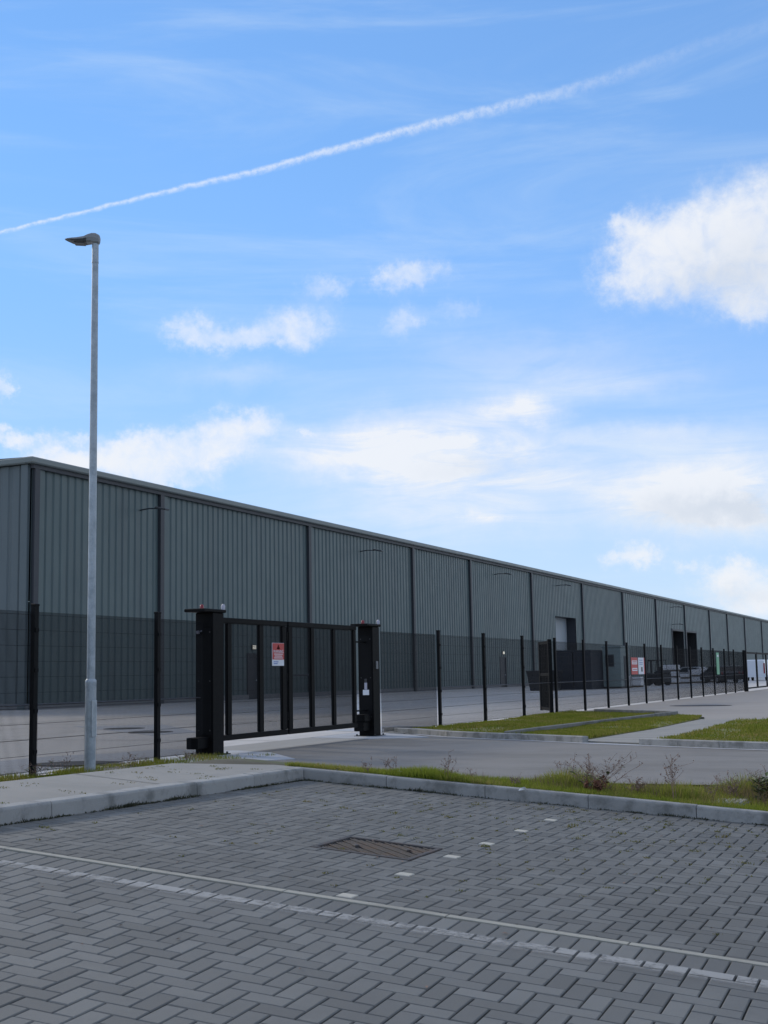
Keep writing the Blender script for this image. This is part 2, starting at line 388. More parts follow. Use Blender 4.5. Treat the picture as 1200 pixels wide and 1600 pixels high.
class MB:
    def __init__(self):
        self.v, self.f, self.s, self.mi = [], [], [], []
        self.cur = 0

    def add(self, vs, fs, smooth=False):
        o = len(self.v)
        self.v += [tuple(p) for p in vs]
        for f in fs:
            self.f.append(tuple(o + i for i in f))
            self.s.append(smooth)
            self.mi.append(self.cur)

    def box(self, c, s, rz=0.0, bev=0.0, mtx=None):
        hx, hy, hz = s[0] / 2, s[1] / 2, s[2] / 2
        if bev > 0:
            b = min(bev, hx * 0.49, hy * 0.49, hz * 0.49)
            vs = []
            for sz, k in ((-1, 1), (-1, 0), (1, 0), (1, 1)):
                z = sz * (hz if k else hz - b)
                i = b if k else 0
                for ax, ay in ((-1, -1), (1, -1), (1, 1), (-1, 1)):
                    vs.append((ax * (hx - i), ay * (hy - i), z))
            fs = [(3, 2, 1, 0), (12, 13, 14, 15)]
            for L in range(3):
                for i in range(4):
                    j = (i + 1) % 4
                    fs.append((L * 4 + i, L * 4 + j, L * 4 + 4 + j, L * 4 + 4 + i))
        else:
            vs = [(x, y, z) for z in (-hz, hz) for x, y in ((-hx, -hy), (hx, -hy), (hx, hy), (-hx, hy))]
            fs = [(3, 2, 1, 0), (4, 5, 6, 7), (0, 1, 5, 4), (1, 2, 6, 5), (2, 3, 7, 6), (3, 0, 4, 7)]
        cs, sn = math.cos(rz), math.sin(rz)
        out = []
        for x, y, z in vs:
            if mtx is not None:
                p = mtx @ Vector((x, y, z))
                out.append((p.x + c[0], p.y + c[1], p.z + c[2]))
            else:
                out.append((c[0] + x * cs - y * sn, c[1] + x * sn + y * cs, c[2] + z))
        self.add(out, fs)

    def span(self, x0, x1, y0, y1, z0, z1, bev=0.0):
        self.box(((x0 + x1) / 2, (y0 + y1) / 2, (z0 + z1) / 2), (abs(x1 - x0), abs(y1 - y0), abs(z1 - z0)), 0, bev)

    def tube(self, pts, rad, n=6, cap=True, smooth=True):
        pts = [Vector(p) for p in pts]
        if not hasattr(rad, '__len__'):
            rad = [rad] * len(pts)
        rings = []
        up = Vector((0, 0, 1))
        for i, p in enumerate(pts):
            d = (pts[min(i + 1, len(pts) - 1)] - pts[max(i - 1, 0)]).normalized()
            a = d.cross(up) if abs(d.z) < 0.98 else d.cross(Vector((0, 1, 0)))
            a.normalize()
            b = d.cross(a)
            rings.append([p + (a * math.cos(2 * math.pi * k / n) + b * math.sin(2 * math.pi * k / n)) * rad[i] for k in range(n)])
        vs = [q for r in rings for q in r]
        fs = []
        for i in range(len(pts) - 1):
            for k in range(n):
                j = (k + 1) % n
                fs.append((i * n + k, i * n + j, (i + 1) * n + j, (i + 1) * n + k))
        self.add(vs, fs, smooth)
        if cap:
            self.add(rings[0], [tuple(range(n))[::-1]])
            self.add(rings[-1], [tuple(range(n))])

    def poly(self, pts, z0, z1=None):
        """prism over an xy outline; a flat sheet when z1 is None"""
        n = len(pts)
        ar = sum(pts[i][0] * pts[(i + 1) % n][1] - pts[(i + 1) % n][0] * pts[i][1] for i in range(n))
        if ar < 0:
            pts = pts[::-1]
        zf = z0 if callable(z0) else (lambda x, y: z0)
        if z1 is None:
            self.add([(x, y, zf(x, y)) for x, y in pts], [tuple(range(n))])
        else:
            tf = z1 if callable(z1) else (lambda x, y: z1)
            vs = [(x, y, zf(x, y)) for x, y in pts] + [(x, y, tf(x, y)) for x, y in pts]
            self.add(vs, [tuple(range(n))[::-1], tuple(range(n, 2 * n))] + [(i, (i + 1) % n, n + (i + 1) % n, n + i) for i in range(n)])

    def mesh(self, name, mats):
        me = bpy.data.meshes.new(name)
        me.from_pydata(self.v, [], self.f)
        if not isinstance(mats, (list, tuple)):
            mats = [mats]
        for m in mats:
            me.materials.append(m)
        me.polygons.foreach_set('use_smooth', self.s)
        if len(mats) > 1:
            me.polygons.foreach_set('material_index', self.mi)
        me.update()
        return me

    def build(self, name, mats, parent=None):
        return link(name, self.mesh(name, mats), parent)


def link(name, me, parent=None):
    o = bpy.data.objects.new(name, me)
    COL.objects.link(o)
    if parent is not None:
        o.parent = parent
    return o


def tag(o, label=None, cat=None, group=None, kind=None):
    for k, v in (('label', label), ('category', cat), ('group', group), ('kind', kind)):
        if v:
            o[k] = v
    return o


def empty(name, loc=(0, 0, 0), rz=0.0, parent=None):
    o = bpy.data.objects.new(name, None)
    o.empty_display_size = 0.2
    o.location = loc
    o.rotation_euler = (0, 0, rz)
    COL.objects.link(o)
    if parent is not None:
        o.parent = parent
    return o


def raw_mesh(name, verts, nper, material):
    """many separate small polygons of nper corners each, from a numpy array"""
    n = len(verts) // nper
    me = bpy.data.meshes.new(name)
    me.vertices.add(n * nper)
    me.vertices.foreach_set('co', np.asarray(verts, np.float32).ravel())
    me.loops.add(n * nper)
    me.loops.foreach_set('vertex_index', np.arange(n * nper, dtype=np.int32))
    me.polygons.add(n)
    me.polygons.foreach_set('loop_start', np.arange(0, n * nper, nper, dtype=np.int32))
    me.update(calc_edges=True)
    me.materials.append(material)
    return me


# ------------------------------------------------------------------ the sloping parking area: frame and surface
DL = -0.02156
D1 = np.array([math.sin(DL), math.cos(DL)])       # u: away from the street, towards the back kerb
D2 = np.array([math.cos(DL), -math.sin(DL)])      # v: along the edging strip
US, RU, RV, BU = 6.2134, 0.03687, -0.0865, -0.0075


def xy(u, v):
    return (u * D1[0] + v * D2[0], u * D1[1] + v * D2[1])


def uv_of(x, y):
    return (x * D1[0] + y * D1[1], x * D2[0] + y * D2[1])


def zpark(u, v):
    v = min(v, 6.0)
    return -0.4753 + RU * min(u, US) + RV * v + BU * max(u - US, 0)


def P(u, v, up=0.0):
    x, y = xy(u, v)
    return (x, y, zpark(u, v) + up)


def plane_matrix(su):
    ey = Vector((D1[0], D1[1], su)).normalized()
    ex = Vector((D2[0], D2[1], RV))
    ex = (ex - ey * ex.dot(ey)).normalized()
    ez = ex.cross(ey)
    m = Matrix((ex, ey, ez)).transposed().to_4x4()
    m.translation = Vector(P(US, 0))
    return m


def kerb_left(u):      # v of the left kerb face
    return -5.63 + 0.028 * (u - 6.83)


def kerb_back(v):      # u of the back kerb face
    return 10.96 + 0.125 * (v + 5.51)


# ------------------------------------------------------------------ ground sheets
HOLE = (-9.7, 14.0, -14.0, 13.4)      # the rectangle inside which the ground rises and falls with the parking area


def smoothstep(t):
    t = max(0.0, min(1.0, t))
    return t * t * (3 - 2 * t)


def terrain_h(x, y, tol=0.02):
    u, v = uv_of(x, y)
    uc = min(max(u, -9.0), kerb_back(min(v, 6)) + 0.6)
    vc = min(max(v, -6.55), 7.0)
    d = math.hypot(u - uc, v - vc)
    edge = min(x - HOLE[0], HOLE[1] - x, y - HOLE[2], HOLE[3] - y)
    back = u > kerb_back(min(v, 6)) + tol
    side = v < kerb_left(u) - tol
    h = zpark(uc, vc) + (0.075 if back else 0.02 if side else -0.07)
    w = 1 - smoothstep(d / 2.2)
    return (h * w - 0.02 * (1 - w)) * smoothstep(edge / 0.8) - 0.02 * (1 - smoothstep(edge / 0.8))


g = MB()
BIG = 2500
x0, x1, y0, y1 = HOLE
for a, b, c, d in ((-BIG, x0, -BIG, BIG), (x1, BIG, -BIG, BIG), (x0, x1, -BIG, y0), (x0, x1, y1, BIG)):
    g.add([(a, c, -0.02), (b, c, -0.02), (b, d, -0.02), (a, d, -0.02)], [(0, 1, 2, 3)])
tag(g.build('ground', M['field']), kind='structure')
g = MB()
nx, ny = 120, 130
vs = [(x0 + (x1 - x0) * i / nx, y0 + (y1 - y0) * j / ny) for j in range(ny + 1) for i in range(nx + 1)]
g.add([(x, y, terrain_h(x, y, 0.34)) for x, y in vs],
      [(j * (nx + 1) + i, j * (nx + 1) + i + 1, (j + 1) * (nx + 1) + i + 1, (j + 1) * (nx + 1) + i) for j in range(ny) for i in range(nx)], True)
tag(g.build('bank', M['soil']), kind='structure')

FX = -10.6          # the fence line
yard = MB()
yard.poly([(FX - 0.02, 12.0), (FX - 0.02, 330), (-36.2, 330), (-36.2, 43.4), (-130, 43.4), (-130, 0), (FX - 0.02, 0)], 0.0)
yard = tag(yard.build('yard', M['yard']), kind='structure')
# slab joints of the yard, thin dark strips 4 mm up
for k in range(9):
    j = MB()
    yy = 21 + k * 7.5
    j.poly([(-36.0, yy), (-11.2, yy), (-11.2, yy + 0.05), (-36.0, yy + 0.05)], 0.004)
    j.build('slab_joint', M['plinth'] if k % 2 else M['band'], yard)
for xx in (-17.5, -24.0):
    j = MB()
    j.poly([(xx, 14), (xx + 0.06, 14), (xx + 0.06, 90), (xx, 90)], 0.005)
    j.build('slab_joint', M['band'], yard)

# road in front of the gate and along the back of the parking area
KERB_PTS = [(-10.55, 23.95), (-9.9, 23.55), (-8.9, 22.6), (-7.9, 21.95), (-6.85, 21.4), (-5.8, 20.75), (-4.75, 20.2), (-3.4, 19.5), (-1.5, 18.7), (1.0, 17.9), (6, 16.9), (20, 16.0), (60, 15.5)]
road = MB()
road.poly([(FX + 0.0, 13.3), (60, 13.3)] + KERB_PTS[::-1] + [(FX, 23.95)], 0.004)
road = tag(road.build('access_road', M['tarmac']), kind='structure')
cp = MB()
cp.poly([(FX, 35.6), (-6.9, 33.2), (-6.0, 32.2), (-5.6, 30.1), (-4.9, 30.1), (-4.0, 29.7), (0, 28.6), (12, 27), (60, 26), (60, 330), (FX, 330)], 0.003)
tag(cp.build('car_park', M['car_park']), kind='structure')

# ------------------------------------------------------------------ block paving


def paver_mesh(w, l, material, cache={}):
    key = (round(w, 3), round(l, 3), material.name)
    if key not in cache:
        b = MB()
        paver_geo(b, 0, 0, w, l, 0)
        cache[key] = b.mesh('paver', material)
    return cache[key]


def paver_geo(b, cx, cy, w, l, dz, tx=0.0, ty=0.0, bev=0.0045):
    hx, hy = w / 2 - 0.0037, l / 2 - 0.0018
    vs = []
    for z, i in ((0, bev), (-bev, 0), (-0.035, 0)):
        for ax, ay in ((-1, -1), (1, -1), (1, 1), (-1, 1)):
            x, y = ax * (hx - i), ay * (hy - i)
            vs.append((cx + x, cy + y, z + dz + tx * x + ty * y))
    fs = [(0, 1, 2, 3)]
    for L in range(2):
        for i in range(4):
            j = (i + 1) % 4
            fs.append((L * 4 + i, L * 4 + 4 + i, L * 4 + 4 + j, L * 4 + j))
    b.add(vs, fs)


def in_poly(p, poly):
    x, y = p
    c = False
    for i in range(len(poly)):
        (xa, ya), (xb, yb) = poly[i], poly[i - 1]
        if (ya > y) != (yb > y) and x < (xb - xa) * (y - ya) / (yb - ya) + xa:
            c = not c
    return c


def lay(parent, tiles, material, view_poly, name='paver', limit=300):
    """tiles: (u0,v0,u1,v1). the nearest in view become separate parts, the rest one joined part"""
    ob = []
    rest = MB()
    near = []
    for t in tiles:
        c = ((t[0] + t[2]) / 2, (t[1] + t[3]) / 2)
        near.append((0 if in_poly(c, view_poly) else 1, math.hypot(*c), t, c))
    near.sort(key=lambda q: (q[0], q[1]))
    for i, (o, d, t, c) in enumerate(near):
        w, l = t[3] - t[1], t[2] - t[0]
        dz, tx, ty = rng.normal(0, 0.0008), rng.normal(0, 0.004), rng.normal(0, 0.004)
        if i < limit and o == 0:
            p = link(name, paver_mesh(w, l, material), parent)
            p.location = (c[1], c[0] - US, dz)
            p.rotation_euler = (ty, -tx, rng.normal(0, 0.003))
        else:
            paver_geo(rest, c[1], c[0] - US, w, l, dz, tx, ty)
    if rest.v:
        r = rest.build(name + '_field', material, parent)
        r['kind'] = 'stuff'


def sheet(u0, u1, v0, v1, su):
    b = MB()
    b.add([(v0, u0 - US, -0.02), (v1, u0 - US, -0.02), (v1, u1 - US, -0.02), (v0, u1 - US, -0.02)], [(0, 1, 2, 3)])
    return b


# the roadway: 90 degree herringbone, a course of edge blocks, then the pale edging strip
rd = sheet(-9, 6.235, -6.3, 6.0, RU).build('road', M['sand'])
rd.matrix_world = plane_matrix(RU)
tag(rd, kind='structure')
EDGE = 5.955
OU, OV = 4.754, -2.595
tiles = []
paint = []
for i in range(-24, 14):
    for j in range(-42, 42):
        k = (i + j) % 4
        if k == 2:
            t = [OU + i * .1, OV + j * .1, OU + i * .1 + .1, OV + j * .1 + .2]
        elif k == 0:
            t = [OU + i * .1, OV + j * .1, OU + i * .1 + .2, OV + j * .1 + .1]
        else:
            continue
        if t[0] > EDGE - 0.02 or t[3] > 1.6 or t[1] < -6.0 or t[0] < 2.6:
            continue
        t[2] = min(t[2], EDGE)
        tiles.append(t)
VIEW_ROAD = [(3.75, -3.2), (5.3, -0.55), (6.2, -0.62), (6.2, -5.25)]
lay(rd, tiles, M['paver'], VIEW_ROAD)
edge = [(EDGE, -5.95 + k * .1, 6.175, -5.85 + k * .1) for k in range(75)]
lay(rd, edge, M['paver'], VIEW_ROAD, 'edge_block')
pm = MB()
for t in tiles:
    lo, hi = max(t[0] + .005, 5.76), t[2] - .004
    if hi - lo < 0.02:
        continue
    a, b = t[1] + .007, t[3] - .007
    pm.add([(a, lo - US, 0.0035), (b, lo - US, 0.0035), (b, hi - US, 0.0035), (a, hi - US, 0.0035)], [(0, 1, 2, 3)])
pl = pm.build('painted_line', M['paint'], rd)
pl['kind'] = 'stuff'

bay = sheet(6.20, 12.0, -5.75, 6.0, BU).build('parking_bay', M['sand'])
bay.matrix_world = plane_matrix(BU)
tag(bay, kind='structure')
k = 0
v = -6.0
while v < 2.0:
    b = MB()
    b.box((v + .4575, 6.2075 - US, -0.0265), (.909, .056, .056), 0, .0022)
    b.build('edging_stone', M['edging'], bay)
    v += .915
BOU, BOV = 6.868, -1.094
S0 = 6.243
# cells of the bay pattern; a tile is one or two cells, so that cells can be left out or exchanged
marks = []
for mu in (6.33, 7.13, 7.88, 8.62, 9.41, 10.2):
    marks.append((round((mu - .05 - BOU) / .1), round((-2.985 - BOV) / .1)))
GR = (7.568, 8.168, -3.794, -3.094)      # the gully grate's opening
gi0, gi1 = round((GR[0] - BOU) / .1), round((GR[1] - BOU) / .1)
gj0, gj1 = round((GR[2] - BOV) / .1), round((GR[3] - BOV) / .1)
tiles = []
whites = []
for i in range(-8, 54):
    for j in range(-50, 30):
        kk = (i - j) % 4
        if kk == 0:
            cells = [(i, j), (i, j + 1)]
        elif kk == 1:
            cells = [(i, j), (i + 1, j)]
        else:
            continue
        w = [c for c in cells if c in marks]
        cells = [c for c in cells if c not in marks and not (gi0 <= c[0] < gi1 and gj0 <= c[1] < gj1)]
        for c in w:
            whites.append((BOU + c[0] * .1, BOV + c[1] * .1, BOU + c[0] * .1 + .1, BOV + c[1] * .1 + .1))
        if not cells:
            continue
        u0 = BOU + min(c[0] for c in cells) * .1
        u1 = BOU + max(c[0] for c in cells) * .1 + .1
        v0 = BOV + min(c[1] for c in cells) * .1
        v1 = BOV + max(c[1] for c in cells) * .1 + .1
        if u1 < S0 + 0.015 or v1 > 1.0:
            continue
        u0 = max(u0, S0)
        if u0 > kerb_back((v0 + v1) / 2) + 0.03 or v1 < kerb_left((u0 + u1) / 2) - 0.03:
            continue
        tiles.append((u0, v0, u1, v1))
VIEW_BAY = [(6.15, -5.1), (6.15, -0.7), (8.7, -1.1), (11.4, -1.5), (11.0, -5.6), (6.8, -5.7)]
lay(bay, tiles, M['bay_paver'], VIEW_BAY)
for t in whites:
    p = link('marker_block', paver_mesh(t[3] - t[1], t[2] - t[0], M['white_paver']), bay)
    p.location = ((t[1] + t[3]) / 2, (t[0] + t[2]) / 2 - US, 0.002)

# gully grate
gr = empty('drain_grate')
gr.matrix_world = plane_matrix(BU) @ Matrix.Translation(((GR[2] + GR[3]) / 2, (GR[0] + GR[1]) / 2 - US, 0))
tag(gr, 'rusty iron drain grate with diagonal bars set in the block paving', 'drain grate')
gw, gl = (GR[3] - GR[2]) / 2, (GR[1] - GR[0]) / 2
b = MB()
for c, s in (((0, gl - .02, -.025), (2 * gw - .01, .035, .06)), ((0, -gl + .02, -.025), (2 * gw - .01, .035, .06)),
             ((gw - .022, 0, -.025), (.035, 2 * gl - .08, .06)), ((-gw + .022, 0, -.025), (.035, 2 * gl - .08, .06))):
    b.box(c, s, 0, .004)
b.build('frame', M['rust'], gr)
b = MB()
b.box((0, 0, -.10), (2 * gw - .02, 2 * gl - .02, .02))
b.build('sump', M['dark'], gr)
iw, il = gw - .045, gl - .042
ang = R(-38)
dx, dy = math.cos(ang), math.sin(ang)
nb = 0
for k in range(-22, 23):
    # clip the line through (k*pitch along y) to the inner rectangle
    py = k * 0.036
    ts = []
    lo, hi = -9, 9
    for p0, dd, lim in ((0, dx, iw), (py, dy, il)):
        a, c = (-lim - p0) / dd, (lim - p0) / dd
        lo, hi = max(lo, min(a, c)), min(hi, max(a, c))
    if hi - lo < 0.04:
        continue
    mid = (lo + hi) / 2
    b = MB()
    b.box((mid * dx, py + mid * dy, -.018 - .002 * (k % 3)), (hi - lo, .0095, .034), ang, .002)
    b.build('bar', M['rust'], gr)
for px, py in ((-.14, -.03), (.19, .05)):
    b = MB()
    b.box((px, py, -.008), (.05, .035, .035), ang, .004)
    b.build('keyway', M['rust'], gr)

# ------------------------------------------------------------------ kerbs and path


def kerb_run(parent, pts, outdir, h, width, n_stones, base=-0.06):
    """stones along a straight run; pts are (u,v) ends of the kerb face, outdir +1/-1 side of the stone body"""
    (ua, va), (ub, vb) = pts
    L = math.hypot(ub - ua, vb - va)
    du, dv = (ub - ua) / L, (vb - va) / L
    nu, nv = abs(dv) * (1 if abs(dv) > abs(du) else 0), -abs(du) * (1 if abs(du) > abs(dv) else 0)
    step = L / n_stones
    prof = [(0, base), (0.006, h - .018), (0.011, h - .006), (0.020, h), (width - .01, h), (width, h - .01), (width, base)]
    for k in range(n_stones):
        a, b = k * step + .003, (k + 1) * step - .003
        jz, jn = rng.normal(0, .0025), rng.normal(0, .003)
        m = MB()
        vs = []
        for s in (a, b):
            for o, z in prof:
                u, v = ua + du * s + nu * (o + jn), va + dv * s + nv * (o + jn)
                vs.append(P(u, v, z + (jz if z > 0 else 0)))
        n = len(prof)
        fs = [tuple(range(n)), tuple(range(n, 2 * n))[::-1]]
        fs += [(i, i + n, (i + 1) % n + n, (i + 1) % n) for i in range(n)]
        if outdir < 0:
            fs = [f[::-1] for f in fs]
        m.add(vs, fs)
        m.build('kerb_stone', M['kerb'], parent)


KH = 0.108
kerb = MB()
# concrete haunching under and behind the stones
kerb.add([P(2.0, kerb_left(2) - .14, .03), P(2.0, kerb_left(2) + .0, .03), P(11.0, kerb_left(11), .03), P(11.0, kerb_left(11) - .14, .03)], [(3, 2, 1, 0)])
kerb = tag(kerb.build('kerb', M['kerb']), kind='structure')
cu = 10.965
kerb_run(kerb, [(1.9, kerb_left(1.9)), (cu, kerb_left(cu))], -1, KH, .125, 10)
kerb_run(kerb, [(cu, kerb_left(cu) - .13), (kerb_back(2.6), 2.6)], +1.0, KH, .125, 9)

path = MB()
zc = lambda x, y: zpark(*uv_of(x, y)) + KH - .003
pts = [(1.9, kerb_left(1.9) - .127), (cu + .12, kerb_left(cu) - .135), (11.02, -5.86), (10.25, -6.5), (6.0, -6.57), (1.9, -6.64)]
back = lambda u: np.interp(u, [1.9, 6.0, 10.25], [-6.64, -6.57, -6.5])
for a, b in ((1.9, 4.0), (4.0, US), (US, 8.2), (8.2, 10.25)):
    path.poly([xy(a, kerb_left(a) - .127), xy(b, kerb_left(b) - .127), xy(b, back(b)), xy(a, back(a))], lambda x, y: zc(x, y) - .12, zc)
path.poly([xy(*p) for p in ((10.25, kerb_left(10.25) - .127), (cu + .12, kerb_left(cu) - .135), (11.02, -5.86), (10.25, -6.5))], lambda x, y: zc(x, y) - .12, zc)
path = tag(path.build('path', M['path']), kind='structure')
for uu in (3.9, 6.35, 8.8):
    j = MB()
    j.add([P(uu, kerb_left(uu) - .13, KH + .001), P(uu + .012, kerb_left(uu) - .13, KH + .001), P(uu + .012, -6.55, KH + .001), P(uu, -6.55, KH + .001)], [(0, 1, 2, 3)])
    j.build('path_joint', M['sand'], path)

vs = []
for k in range(60):
    vv = -5.74 + k * .15
    vs += [P(kerb_back(vv) + .10, vv, .07), P(kerb_back(vv) + .35, vv, .075), P(kerb_back(vv) + .62, vv, .06)]
m = MB()
m.add(vs, [(3 * k + j, 3 * k + 3 + j, 3 * k + 4 + j, 3 * k + 1 + j) for k in range(59) for j in (0, 1)], True)
tag(m.build('verge', M['soil']), kind='structure')

# kerb and grass islands across the road


def kerb_poly(parent, pts, h, width, piece=0.915, material=None):
    """stones following a polyline on the flat"""
    pts = [Vector((x, y, 0)) for x, y in pts]
    for a, b in zip(pts, pts[1:]):
        L = (b - a).length
        n = max(1, round(L / piece))
        d = (b - a) / L
        for k in range(n):
            c = a + d * (L * (k + .5) / n)
            m = MB()
            m.box((c.x, c.y, h / 2 - .02), (L / n - .006, width, h + .04), math.atan2(d.y, d.x), .012)
            m.build('kerb_stone', material or M['kerb'], parent)


rk = MB()
rk.poly([(-10.9, 24.05), (-10.3, 23.75), (-10.3, 23.6), (-10.9, 23.9)], 0.0, 0.02)
rk = tag(rk.build('road_kerb', M['kerb']), kind='structure')
kerb_poly(rk, [(-10.9, 24.15)] + KERB_PTS[:6], 0.11, .13)
kerb_poly(rk, KERB_PTS[6:11], 0.11, .13)
# dropped channel line between tarmac and kerb
ch = MB()
off = [(x - .12, y - .18) for x, y in KERB_PTS[1:11]]
for (a, b), (c, d) in zip(zip(off, off[1:]), zip(KERB_PTS[1:], KERB_PTS[2:11])):
    ch.add([(*a, .009), (*b, .009), (*d, .009), (*c, .009)], [(0, 1, 2, 3)])
ch.build('channel', M['pad'], rk)
ik = MB()
ik.poly([(-7.72, 23.9), (-7.6, 23.9), (-6.8, 33.0), (-6.92, 33.0)], 0.0, .02)
ik = tag(ik.build('edging_kerb', M['kerb']), kind='structure')
kerb_poly(ik, [(-7.66, 22.2), (-7.6, 23.7), (-6.86, 33.1)], 0.125, .09, material=M['oldkerb'])
kerb_poly(ik, [(-6.86, 33.1), (-9.6, 35.45)], 0.125, .09, material=M['oldkerb'])


def pip(x, y, poly):
    c = np.zeros(len(x), bool)
    n = len(poly)
    for i in range(n):
        xa, ya = poly[i]
        xb, yb = poly[i - 1]
        with np.errstate(divide='ignore', invalid='ignore'):
            t = ((ya > y) != (yb > y)) & (x < (xb - xa) * (y - ya) / (yb - ya) + xa)
        c ^= t
    return c


def blades(x, y, z, h, w, lean=0.45):
    n = len(x)
    a = rng.uniform(0, 2 * np.pi, n)
    bx, by = np.cos(a) * w / 2, np.sin(a) * w / 2
    b = rng.uniform(0, 2 * np.pi, n)
    lx, ly = np.cos(b) * h * lean * rng.uniform(.2, 1, n), np.sin(b) * h * lean * rng.uniform(.2, 1, n)
    V = np.empty((n, 3, 3), np.float32)
    V[:, 0] = np.stack([x - bx, y - by, z], 1)
    V[:, 1] = np.stack([x + bx, y + by, z], 1)
    V[:, 2] = np.stack([x + lx, y + ly, z + h], 1)
    return V.reshape(-1, 3)


def scatter(poly, n):
    xs = [p[0] for p in poly]
    ys = [p[1] for p in poly]
    x = rng.uniform(min(xs), max(xs), n)
    y = rng.uniform(min(ys), max(ys), n)
    k = pip(x, y, poly)
    return x[k], y[k]


def clump(x, y, f, seed):
    r = np.random.default_rng(seed)
    s = 0
    for _ in range(6):
        kx, ky, ph = r.normal(0, f), r.normal(0, f), r.uniform(0, 6.28)
        s = s + np.sin(kx * x + ky * y + ph)
    return s / 6


ISL = [
    [(-10.5, 24.3), (-9.85, 23.7), (-8.85, 22.75), (-7.78, 22.1), (-7.72, 23.8), (-6.92, 33.1), (-9.6, 35.4), (-10.45, 36.0)],
    [(-7.6, 21.95), (-6.8, 21.5), (-5.95, 21.0), (-5.7, 25.0), (-5.75, 30.1), (-6.05, 32.15), (-6.8, 33.0), (-7.58, 23.8)],
    [(-4.75, 20.35), (-3.4, 19.65), (-1.5, 18.85), (1.0, 18.05), (6, 17.05), (12, 16.6), (12, 27.0), (0, 28.5), (-4.0, 29.6), (-4.85, 30.0), (-4.6, 25)],
]
turf = MB()
for p in ISL:
    turf.poly(p, 0.0, 0.04)
tag(turf.build('turf', M['turf']), kind='structure')
fp = MB()
fp.poly([(-5.92, 20.9), (-4.78, 20.3), (-4.63, 25), (-4.87, 30.1), (-5.7, 30.15), (-5.67, 25)], 0.0, 0.03)
fp = tag(fp.build('footpath', M['path']), kind='structure')
for k in range(12):
    yy = 21.2 + k * .76
    j = MB()
    j.poly([(-5.75, yy), (-4.85, yy), (-4.85, yy + .02), (-5.75, yy + .02)], 0.034)
    j.build('path_joint', M['soil'], fp)

V = []
for p, n in zip(ISL, (60000, 40000, 160000)):
    x, y = scatter(p, n)
    cb = clump(x, y, 1.3, 31) + .6 * clump(x, y, 4.0, 32)
    k = rng.uniform(0, 1, len(x)) < np.clip(.95 + cb * 1.6, .12, 1)
    x, y = x[k], y[k]
    h = 0.02 + 0.045 * (clump(x, y, 2.2, 3) + .25).clip(0, 1) + rng.uniform(0, .025, len(x))
    V.append(blades(x, y, np.full(len(x), .035), h, 0.02))
gobj = link('grass', raw_mesh('grass', np.concatenate(V), 3, M['grass']))
tag(gobj, kind='stuff')

# verge behind the back kerb: short grass with taller tufts
n = 70000
v = rng.uniform(-5.75, 3.0, n)
ub = 10.96 + 0.125 * (v + 5.51) + .13
# the verge is a narrow strip at the corner and widens to the right
wid = np.interp(v, [-5.75, -5.2, -4.0, -2.8, -1.5, 3], [.10, .28, .6, 1.3, 1.9, 2.0])
t = rng.uniform(0, 1, n) ** 1.15
u = ub + t * wid
xx, yy = u * D1[0] + v * D2[0], u * D1[1] + v * D2[1]
zz = np.array([terrain_h(a, b) for a, b in zip(xx, yy)])
cl = clump(u * 1.0, v * 1.0, 4.0, 5)
tall = np.interp(v, [-5.75, -4, -3, -2, 3], [.3, .45, .9, 1.25, 1.2])
h = (0.045 + rng.uniform(0, .04, n) + tall * .11 * (cl - .05).clip(0, 1) * rng.uniform(.4, 1.3, n) * 2)
vg = link('verge_grass', raw_mesh('verge_grass', blades(xx, yy, zz - .01, h, 0.009, .7), 3, M['verge_mat']))
tag(vg, kind='stuff')
n = 11000
v = rng.uniform(-5.3, 3.0, n)
t = rng.uniform(.25, 1, n)
u = 10.96 + 0.125 * (v + 5.51) + .13 + t * np.interp(v, [-5.75, -5.2, -4.0, -2.8, -1.5, 3], [.10, .28, .5, .95, 1.3, 1.5])
cl = clump(u * 1.0, v * 1.0, 5.0, 21)
k = rng.uniform(0, 1, n) < np.interp(v, [-5.3, -3.8, -3.2, 3], [.10, .22, .8, 1.0]) * (.25 + .75 * (cl > 0))
u, v, cl = u[k], v[k], cl[k]
xx, yy = u * D1[0] + v * D2[0], u * D1[1] + v * D2[1]
zz = np.array([terrain_h(a, b) for a, b in zip(xx, yy)])
dg_ = link('dry_grass', raw_mesh('dry_grass', blades(xx, yy, zz, rng.uniform(.05, .13, len(u)) * np.interp(v, [-5, -3, -1], [.8, 1, 1.3]) + .10 * cl.clip(0, 1), .0045, .5), 3, M['drygrass']))
tag(dg_, kind='stuff')
# grass along the foot of the left fence and behind the path
n = 26000
y = rng.uniform(11.0, 17.0, n)
x = rng.uniform(-10.75, -9.6, n) + (y - 14) * .05
zz = np.array([terrain_h(a, b) if a > HOLE[0] else -.02 for a, b in zip(x, y)])
cl = clump(x, y, 3.0, 8)
h = .02 + rng.uniform(0, .04, n) + .10 * (cl).clip(0, 1) * rng.uniform(.2, 1, n)
k = rng.uniform(0, 1, n) < np.interp(x, [-10.8, -10.3, -9.6], [.5, .5, .25]) * (.12 + .6 * (cl > 0))
fg = link('fence_grass', raw_mesh('fence_grass', blades(x[k], y[k], np.full(k.sum(), 0.0), h[k], 0.010), 3, M['grass']))
tag(fg, kind='stuff')
